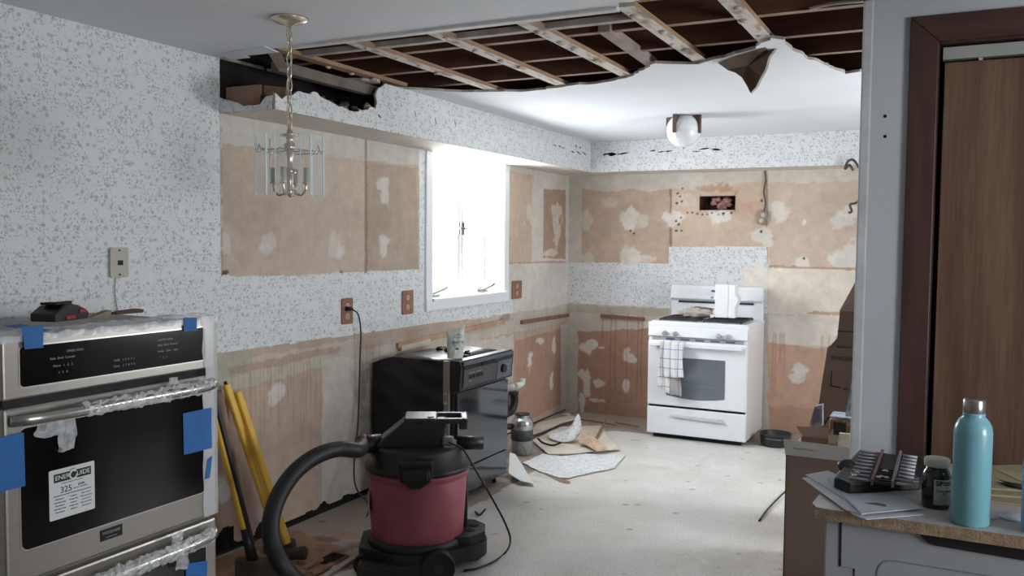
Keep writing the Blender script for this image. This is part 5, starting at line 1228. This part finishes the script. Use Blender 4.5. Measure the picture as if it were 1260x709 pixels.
# splintered boards near the floor hole
sp_ = mat('splinter_wood', '#9b7a62', .85, var=.25, vscale=6)
for i, (a, c_, w, lab) in enumerate((((352, 694), (372, 706), .05, 'splintered board end beside the hammer heads'), ((372, 700), (396, 688), .02, 'thin splinter lying at the edge of the floor hole'), ((385, 706), (410, 694), .03, 'wider splinter in front of the floor hole'))):
    p, q = atz(*a, .01), atz(*c_, .012); b = B(); b.bar(p, q, w, .012); tag(b.build('splintered_board', sp_), lab, 'wood scrap')
b = B(); b.bar(Vector((*FZ(436, 689), .008)), Vector((*FZ(372, 730), .008)), .03, .016); struct(b.build('trim_9', mat('vinyl_edge', '#aaa497', .7)))
# wire on the kitchen floor right
b = B(); b.tube(spline([atz(934, 641, .006), atz(942, 630, .008), atz(955, 616, .01), atz(968, 604, .012), atz(980, 598, .01)], 6), .005, 8); tag(b.build('black_wire', black), 'black wire running on the pale floor to the cardboard box', 'wire')
b = B(); p = atz(570, 612, .02); b.tube(spline([atz(585, 630, .01), atz(590, 634, .014), atz(597, 627, .01)], 4), .006, 6); tag(b.build('black_scrap', blackm), 'small black scrap on the floor below the dishwasher', 'scrap')

# ---- cardboard boxes behind the partition
cb = mat('cardboard', '#8d786b', .85, var=.06, vscale=4); cbi = mat('cardboard_light_flap', '#c4c1be', .75, var=.03)
BY = 3.98; bx0 = aty(966, 600, BY).x; bzt = aty(966, 559, BY).z
ob = thing('open_cardboard_box', 'open brown cardboard box with raised flaps beside the partition', 'cardboard box', (bx0+.25, BY+.2, 0))
b = B(); t = .005; bx1 = bx0+.50; by1 = BY+.42
b.box((bx0, BY, .0), (bx1, BY+t, bzt)); b.box((bx0, by1-t, 0), (bx1, by1, bzt)); b.box((bx0, BY, 0), (bx0+t, by1, bzt)); b.box((bx1-t, BY, 0), (bx1, by1, bzt)); b.box((bx0, BY, 0), (bx1, by1, t)); b.build('carton', cb, ob)
p0, p1 = Vector((bx0-.002, BY, bzt)), Vector((bx1, BY, bzt)); q0 = aty(964, 541, BY-.10); q1 = Vector((bx1, BY-.10, q0.z-.01))
b = B(); b.add([p0, p1, q1, q0], [(0, 1, 2, 3)]); fl = b.build('front_flap', cbi, ob, solid=.005, label='pale printed flap')
Mf = frame(p0*.35 + q0*.3 + Vector((.0, 0, 0)), (p1-p0), (q0-p0)); nf = (p1-p0).cross(q0-p0).normalized()
def ftext(s_, u, w, size):
    c_ = p0.lerp(p1, u).lerp(q0.lerp(q1, u), w) - (nf if nf.y > 0 else -nf)*.0032; text(s_, size, frame(c_, -(p1-p0), -(q0-p0)), ink, fl)
ftext('RECYCLABLE CORRUGATED', .28, .55, .016); ftext('PLEASE RECYCLE', .30, .30, .010); ftext('E4', .46, .35, .030); ftext('PACKED BY 12', .66, .4, .012)
b = B(); r0, r1 = aty(978, 526, by1), aty(1036, 527, by1); b.add([Vector((bx0+.01, by1, bzt)), Vector((bx1, by1, bzt)), Vector((r1.x+.2, by1+.03, r1.z)), Vector((r0.x, by1+.03, r0.z))], [(0, 1, 2, 3)]); b.build('rear_flap', cb, ob, solid=.005)
b = B(); b.add([Vector((bx0, BY, bzt)), Vector((bx0, by1, bzt)), Vector((bx0+.015, by1-.03, bzt-.12)), Vector((bx0+.015, BY+.03, bzt-.12))], [(0, 1, 2, 3)]); b.build('side_flap', cb, ob, solid=.005)
# food box standing in it, newspaper
fy = 4.12; a, c_ = aty(1020, 516, fy), aty(1052, 545, fy)
fb = thing('food_box', 'printed food packet standing up in the open box', 'packet', ((a.x+c_.x)/2, fy, .45))
b = B(); b.box((a.x, fy, .45), (c_.x+.03, fy+.05, a.z)); b.build('packet', mat('packet_cream', '#a9a08f', .6, col2='#8e5f58', vscale=14, thr=(.45, .55)), fb, bevel=.003)
b = B(); v = aty(1034, 528, fy); b.box((v.x-.028, fy-.002, v.z-.028), (v.x+.024, fy, v.z+.030)); b.build('dark_label', mat('label_dark_green', '#23281f', .6), fb)
b = B(); v = aty(1045, 543, fy); b.lathe([(.035, 0), (.035, .002), (.0, .002)], (0, 0, 0), 20, M=Matrix.Translation((v.x, fy-.0005, v.z)) @ Matrix.Rotation(PI/2, 4, 'X')); b.build('round_picture', mat('picture_pale', '#b0a99d', .6, col2='#7a8a5a', vscale=30), fb)
b = B(); v = aty(1024, 523, fy); b.box((v.x-.008, fy-.002, v.z-.02), (v.x+.012, fy, v.z+.02)); b.build('red_print', mat('print_dull_red', '#7d4a48', .6), fb)
b = B(); a2, c2 = aty(1018, 512, fy-.03), aty(1060, 517, fy-.03); b.box((a2.x+.01, fy-.03, c2.z), (c2.x, fy+.10, a2.z)); tag(b.build('flat_packet', mat('packet_white_blue', '#b9bfc8', .6, col2='#8c93a5', vscale=30)), 'white and blue flat packet lying on the food packet', 'packet')
v = aty(1038, 540, fy-.14); b = B(); b.prism([(v.x-.028, .60), (v.x+.04, .60), (v.x+.04, v.z+.02), (v.x-.020, v.z+.02)], 'y', fy-.13, fy-.11)
tag(b.build('cream_packet', mat('cream_spotted', '#b5af98', .8, col2='#8b846f', thr=(.55, .75), vscale=40)), 'cream speckled packet between the open box and the white corner', 'packet')
# tall cartons stacked behind
TY = 4.62
def Tp(px, py, y=TY): return aty(px, py, y)
lo = [Tp(1000, 545), Tp(1018, 428), Tp(1075, 430), Tp(1075, 548)]
tc = thing('moving_carton', 'tall brown printed carton leaning back behind the open box', 'cardboard box', (lo[0].x+.2, TY+.2, 0))
b = B(); b.prism([(p.x, p.z) for p in lo], 'y', TY, TY+.38); cart = b.build('carton', cb, tc)
dz = lo[1]-lo[0]
def ct(s_, px, py, size): text(s_, size, frame(Tp(px, py) + Vector((0, -.002, 0)), -Vector((1, 0, 0)), -dz), ink, cart)
ct('FREEZING', 1038, 441, .026); ct('KEEP UP', 1048, 479, .022)
b = B(); [b.bar(Tp(*a)+Vector((0, -.001, 0)), Tp(*c_)+Vector((0, -.001, 0)), .002, .004) for a, c_ in (((1023.5, 456), (1022.5, 475)), ((1022.5, 475), (1034, 477)))]; b.build('printed_line', ink, cart)
b = B(); text('W', .06, frame(Tp(1019, 519)+Vector((0, -.002, 0)), (1, 0, 0), (0, 0, 1)), ink, cart)
b = B(); b.box((lo[0].x-.02, TY-.01, 0), (lo[0].x+.5, TY+.40, lo[0].z-.003)); tag(b.build('base_carton', cb), 'brown carton on the floor carrying the leaning carton', 'cardboard box')
up = [Tp(1028, 437), Tp(1033, 383), Tp(1075, 386), Tp(1075, 440)]; lo[2].z = lo[1].z; up[0].z = up[3].z = lo[1].z + .006
uc = thing('small_carton', 'small brown carton with a raised flap, topmost of the carton stack', 'cardboard box', (up[0].x+.2, TY+.2, up[0].z))
b = B(); b.prism([(p.x, p.z) for p in up], 'y', TY+.02, TY+.34); b.build('carton', cb, uc)
b = B(); b.bar(Tp(1030, 408)+Vector((0, .018, 0)), Tp(1075, 410)+Vector((0, .018, 0)), .002, .004); b.build('seam', ink, uc)
b = B(); f0, f1 = Tp(1033, 383, TY+.02), Tp(1075, 386, TY+.02); b.add([f0, f1, Tp(1085, 342, TY+.12), Tp(1052, 348, TY+.12)], [(0, 1, 2, 3)]); b.build('raised_flap', cb, uc, solid=.005)
b = B(); b.prism([(Tp(1018, 428).x+.005, lo[1].z+.001), (Tp(1028, 428).x, lo[1].z+.001), (Tp(1030, 420).x, Tp(1030, 416).z)], 'y', TY+.01, TY+.3); tag(b.build('carton_flap', cb), 'small triangular brown flap left of the topmost carton', 'cardboard flap')
b = B(); ps = [Tp(997, 520, 4.55), Tp(1003, 500, 4.55), Tp(1012, 498, 4.55), Tp(1012, 524, 4.55), Tp(998, 530, 4.55)]
b.prism([(p.x, p.z) for p in ps] , 'y', 4.54, 4.60); tag(b.build('magazine', mat('magazine_purple', '#7e7288', .5, col2='#b9b8bc', vscale=14)), 'white and purple magazine standing left of the leaning carton', 'magazine')
b = B(); ps = [Tp(1048, 470, 4.1), Tp(1062, 468, 4.1), Tp(1062, 514, 4.1), Tp(1040, 512, 4.1)]; b.prism([(p.x, p.z) for p in ps], 'y', 4.095, 4.10); tag(b.build('newspaper', mat('paper_blue_print', '#b9bfc9', .7, col2='#7483a8', vscale=20)), 'folded paper with blue print against the white corner', 'paper')

# ---- cabinet with a board top, right foreground
TZ = .93
tb = thing('storage_cabinet', 'grey storage cabinet with a chipped particle board top at the right', 'cabinet', (.5, 2.35, 0))
tA, tB = atz(1004, 624, TZ), atz(1254, 660, TZ); tp = [(tA.x-.012, tA.y+.03), (tA.x, tA.y), (tA.x+.03, tA.y-.004), (tB.x, tB.y), (.95, tB.y-.004), (.95, 2.62), (-.235, 2.62)]
mt, nt, p = base_mat('laminate_top'); co = nt.new('ShaderNodeTexCoord').outputs['Object']
nt.l.new(nt.ramp(nt.noise(co, 12, 4), [(.3, C('#a3a2a1')), (.7, C('#b9b9b9'))]), p.inputs['Base Color']); p.inputs['Roughness'].default_value = .35
pb = mat('particle_board', '#8d7763', .95, var=.3, vscale=60, bump=.8, bscale=200)
lam = slab('board_top', [tp], 'z', TZ, TZ-.026, [mt, pb, pb], kind=False)
lam.parent = tb; lam.matrix_parent_inverse = Matrix.Translation(-Vector(tb.location))
plast = mat('cabinet_plastic', '#93969b', .55, var=.05)
b = B(); b.box((aty(1015, 660, 2.06).x, 2.07, 0), (.93, 2.60, TZ-.027)); b.build('body', plast, tb, bevel=.01)
CYF = 2.056
def cf(px, py, y=CYF): v = aty(px, py, y); return (v.x, v.z)
b = B(); b.box((aty(1014.5, 660, CYF).x, CYF, .0), (.93, 2.072, TZ-.027)); dp = b.build('front_panel', plast, tb, bevel=.004)
def line(name, pts, w, m_, d=.0012):
    b = B(); P = [Vector((*cf(*q), 0)) for q in pts]; up_, dn_ = [], []
    for i, p in enumerate(P):
        t = (P[min(i+1, len(P)-1)] - P[max(i-1, 0)]).normalized(); n_ = Vector((-t.y, t.x, 0))*w/2; up_.append((p.x+n_.x, p.y+n_.y)); dn_.append((p.x-n_.x, p.y-n_.y))
    b.prism(up_ + dn_[::-1], 'y', CYF-d, CYF+.0005); return b.build(name, m_, dp)
line('seam', [(1034.5, 640), (1033.5, 697)], .005, black); line('seam', [(1033.5, 697), (1051, 700)], .0012, mat('groove_grey', '#777a80', .6)); line('seam', [(1051, 700), (1050.5, 760)], .0028, black)
line('panel_groove', [(1079, 760), (1079, 709), (1081, 698), (1086, 692.5), (1094, 690), (1105, 691), (1260, 716)], .0028, mat('groove_grey', '#6a6c72', .6))
b = B(); hp_ = [(1130, 652), (1270, 676), (1270, 692), (1150, 671.5), (1141, 668), (1134, 661)]
b.prism([cf(*q, y=CYF-.006) for q in hp_], 'y', CYF-.008, CYF+.002); b.build('handle_recess', black, tb, bevel=.003)

def T(px, py, z=TZ): return atz(px, py, z)
# papers
papm = mat('paper_white', '#bcc1c9', .6, var=.04); 
def paper(pts, z, label, m_=papm, cat='paper', thick=.0016):
    b = B(); P = [T(px, py, z) for px, py in pts]; b.prism([(p.x, p.y) for p in P], 'z', z, z+thick); return tag(b.build('paper_sheet', m_), label, cat, 'papers on the cabinet')
paper([(1008, 600), (1052, 590), (1138, 634), (1066, 640), (1050, 634)], TZ+.001, 'lowest white paper sheet under the bit case')
paper([(987, 589), (1022, 583), (1120, 622), (1060, 634), (1040, 628)], TZ+.0035, 'middle white paper sheet fanned out to the left')
paper([(991, 585), (1018, 580), (1090, 605), (1066, 625), (1052, 622)], TZ+.006, 'upper white paper sheet fanned out to the left')
paper([(1018, 590), (1060, 584), (1135, 626), (1060, 633)], TZ+.0085, 'topmost white paper sheet in front of the bit case', mat('paper_grey', '#b1b6be', .6))
v = T(1078, 621, TZ+.0105); b = B(); b.box((v.x-.018, v.y-.008, TZ+.0102), (v.x+.022, v.y+.006, TZ+.0108)); b = B(); b.prism([(v.x-.022, v.y), (v.x+.022, v.y-.006), (v.x+.018, v.y+.010), (v.x-.002, v.y+.014)], 'z', TZ+.0102, TZ+.0112); tag(b.build('green_paper_mark', mat('mark_green', '#4c5d5a', .6)), 'small dark green slip on the topmost paper', 'paper slip')
# bit case
bc = thing('bit_case', 'open black screwdriver bit case lying on the papers', 'tool case', (-.08, 2.4, TZ+.0115))
zc = TZ+.0115
A0, A1, A2, A3, A4 = T(1026, 590, zc+.02), T(1045, 597, zc+.02), T(1133, 593, zc+.02), T(1133, 566, zc+.02), T(1052, 566, zc+.02)
b = B(); b.prism([(A0.x, A0.y), (A1.x, A1.y), (A2.x, A2.y-.0), (A2.x+.012, A3.y), (A4.x, A3.y+.03), (A0.x+.004, A0.y+.06)], 'z', zc, zc+.024); b.build('tray', mat('case_black', '#141416', .45), bc, bevel=.004)
yf, yb_ = A1.y, A3.y+.03
b = B(); b.prism([(A0.x+.003, A0.y+.004), (A1.x, A1.y+.004), (A2.x-.004, A2.y+.004), (A2.x-.002, A2.y+.022), (A1.x-.006, A1.y+.022)], 'z', zc+.024, zc+.0255); b.build('rim', mat('case_grey', '#5b5c60', .5), bc)
sm = mat('bit_steel', '#a9aaae', .5, metal=.2)
xs0, xs1 = A1.x-.006, A2.x-.012; Lx = xs1-xs0
for blk, (u0, u1, nn) in enumerate(((.0, .34, 1), (.72, 1.0, 1))):
    for r_ in range(9):
        y = yf+.030+r_*(yb_-yf-.04)/9; b = B()
        b.cyl((xs0+Lx*u0+.002, y, zc+.030), (xs0+Lx*u1-.003, y, zc+.029), .0036, n=8); b.build('driver_bit', sm, bc)
b = B(); b.box((xs0+Lx*.355, yf+.024, zc+.02), (xs0+Lx*.395, yb_-.015, zc+.034)); b.build('holder_strip', mat('strip_pink', '#7c6163', .6), bc)
b = B(); b.box((xs0+Lx*.665, yf+.024, zc+.02), (xs0+Lx*.705, yb_-.015, zc+.036)); b.build('holder_strip', mat('strip_grey', '#7d8085', .6), bc)
for k in range(7):
    b = B(); b.box((xs0+Lx*.41, yf+.03+k*.022, zc+.022), (xs0+Lx*.65, yf+.038+k*.022, zc+.028)); b.build('bit_slot', black, bc)
for (u, w) in ((.54, .12), (.50, .06), (.46, .05), (.58, .055), (.12, .07), (.10, .04)):
    b = B(); b.ball((xs0+Lx*u, yf+w, zc+.034), .005, 10, (1.3, 1, .8)); b.build('socket', mat('chrome', '#c9c9c9', .15, metal=1), bc)
b = B(); v = T(1042, 573, zc+.02); b.ball((v.x, v.y, TZ+.03), .022, 16, (1, 1, .8), lump=.2, seed=2); b.M = Matrix.Identity(4)
tag(b.build('dark_knob', mat('knob_dark', '#2c2d31', .3)), 'rounded dark plastic cap behind the left end of the bit case', 'cap')
b = B(); P = [T(1023, 590, TZ+.03), T(1050, 583, TZ+.03), T(1052, 588, TZ+.03), T(1030, 594, TZ+.03)]; 
b = B(); P = [T(1024, 586, TZ+.012), T(1046, 580, TZ+.012), T(1050, 584, TZ+.012), T(1036, 592, TZ+.012)]
# supplement bottle
def bottle_at(px, py): return T(px, py)
v = T(1149, 628); c_ = (v.x+.003, v.y+.032, TZ+.0085 if False else TZ+.0002)
amber = mat('dark_amber_glass', '#15100f', .12, spec=.6, coat=.4)
sb_ = thing('supplement_bottle', 'dark amber pill bottle with a cream lid and pale label', 'bottle', c_)
b = B(); R0 = .0302
b.lathe([(0, 0), (R0-.004, 0), (R0, .004), (R0, .072), (R0-.004, .082), (R0-.008, .088), (R0-.008, .094), (0, .094)], c_, 36); b.build('glass', amber, sb_)
b = B(); b.lathe([(0, .0935), (.0265, .0935), (.027, .095), (.027, .108), (.025, .111), (0, .112)], c_, 36); b.build('lid', mat('cream_lid', '#b9b8ac', .5), sb_)
b = B(); a0 = math.radians(-98); nn = 16; vs = []
for i in range(nn+1):
    a = a0 + math.radians(105)*i/nn
    for z in (.012, .068): vs.append((c_[0]+(R0+.0006)*math.cos(a), c_[1]+(R0+.0006)*math.sin(a), c_[2]+z))
b.add(vs, [(2*i, 2*i+2, 2*i+3, 2*i+1) for i in range(nn)], True); lb = b.build('label', mat('label_pale_green', '#a3a89c', .6), sb_, solid=.0006)
def curved(s_, size, z, a_mid, par, R_, m_, bold=0):
    cu = bpy.data.curves.new('t', 'FONT'); cu.body = s_; cu.size = size; cu.align_x = 'CENTER'; cu.align_y = 'CENTER'; cu.extrude = .0002; cu.offset = bold
    to = bpy.data.objects.new('t', cu); COL.objects.link(to); bpy.context.view_layer.update()
    me = bpy.data.meshes.new_from_object(to.evaluated_get(bpy.context.evaluated_depsgraph_get())); bpy.data.objects.remove(to)
    off = Vector(par['_o'])
    for vv in me.vertices:
        a = a_mid + vv.co.x/R_; r_ = R_ + vv.co.z; vv.co = Vector((c_[0]+r_*math.cos(a), c_[1]+r_*math.sin(a), c_[2]+z+vv.co.y)) - off
    me.materials.clear(); me.materials.append(m_); o = bpy.data.objects.new('lettering', me); COL.objects.link(o); o.parent = par; o['_o'] = tuple(off); return o
curved('SP', .016, .060, math.radians(-78), lb, R0+.0014, mat('print_dark_green', '#22332a', .6), .0004)
curved('Standard\nProcess', .0052, .060, math.radians(-43), lb, R0+.0014, ink)
curved('Wheat Germ\nOil', .0066, .040, math.radians(-58), lb, R0+.0014, mat('print_dark_green', '#22332a', .6))
# blue steel bottle
v = T(1193, 650); R1 = .0372
bb = (v.x+.001, v.y+.036, TZ)
blue = mat('bottle_blue', '#74aab6', .34, var=.05, coat=.3)
bt2 = thing('steel_water_bottle', 'tall light blue steel water bottle with a brushed metal cap', 'bottle', bb)
b = B(); b.lathe([(0, 0), (R1-.004, 0), (R1, .004), (R1, .196), (R1-.002, .210), (R1-.008, .222), (R1-.016, .230), (.0215, .233), (.0215, .238), (0, .238)], bb, 48); b.build('body', blue, bt2)
b = B(); b.lathe([(0, .236), (.0205, .236), (.0212, .238), (.0212, .264), (.0195, .267), (0, .267)], bb, 40); b.build('cap', mat('cap_steel', '#a7a39f', .28, metal=.9), bt2)
# pale blue bottle cut by the frame edge
v = T(1262, 658); b2 = (v.x+.030, v.y+.03, TZ)
b3 = thing('sky_blue_bottle', 'sky blue bottle half out of the picture at the right edge', 'bottle', b2)
b = B(); b.lathe([(0, 0), (.035, 0), (.038, .005), (.038, .135), (.032, .16), (0, .16)], b2, 36); b.build('body', mat('bottle_skyblue', '#6d9fc4', .3), b3)
b = B(); b.lathe([(.038, .13), (.0385, .135), (.034, .175), (.024, .19), (0, .19)], b2, 36); b.build('cap', mat('clear_grey_cap', '#8b9097', .2), b3)
# envelopes and pen
env = mat('manila', '#958a6c', .8, var=.05)
for i, (pts, z, lab) in enumerate((([(1206, 617), (1262, 624), (1275, 590), (1212, 590)], 0, 'lowest manila envelope behind the blue bottle'), ([(1204, 610), (1262, 614), (1275, 580), (1214, 582)], .006, 'middle manila envelope behind the blue bottle'), ([(1206, 602), (1262, 606), (1275, 574), (1216, 575)], .012, 'upper manila envelope behind the blue bottle'))):
    b = B(); z = TZ+.0005+z; P = [T(px, py, z) for px, py in pts]; b.prism([(p.x, p.y) for p in P], 'z', z, z+.005); tag(b.build('envelope', env), lab, 'envelope', 'envelopes on the cabinet')
b = B(); z = TZ+.020; b.tube([T(1228, 592, z+.004), T(1240, 596, z+.004), T(1262, 600, z+.004)], [.004, .006, .006], 8); tag(b.build('black_pen', black), 'black pen lying on the manila envelopes', 'pen')
b = B(); P = [T(1225, 577, z), T(1262, 594, z), T(1262, 582, z)]; b.prism([(p.x, p.y) for p in P], 'z', z-.002, z-.001); tag(b.build('folded_note', mat('note_yellow', '#a69b79', .8)), 'yellowish folded note on the top envelope', 'paper')
for i, (px, py, r_) in enumerate(((1214, 638, .022), (1246, 640, .026))):
    v = T(px, py); b = B(); b.lathe([(0, 0), (r_, 0), (r_+.001, .004), (r_-.003, .007), (0, .006)], (v.x, v.y+.012, TZ), 28); tag(b.build('plastic_lid', mat('lid_white', '#b9bfc6', .35)), ['round white plastic lid right behind the tall blue bottle', 'round white plastic lid between the two blue bottles'][i], 'lid')
for o in list(bpy.data.objects):
    if '_o' in o: del o['_o']
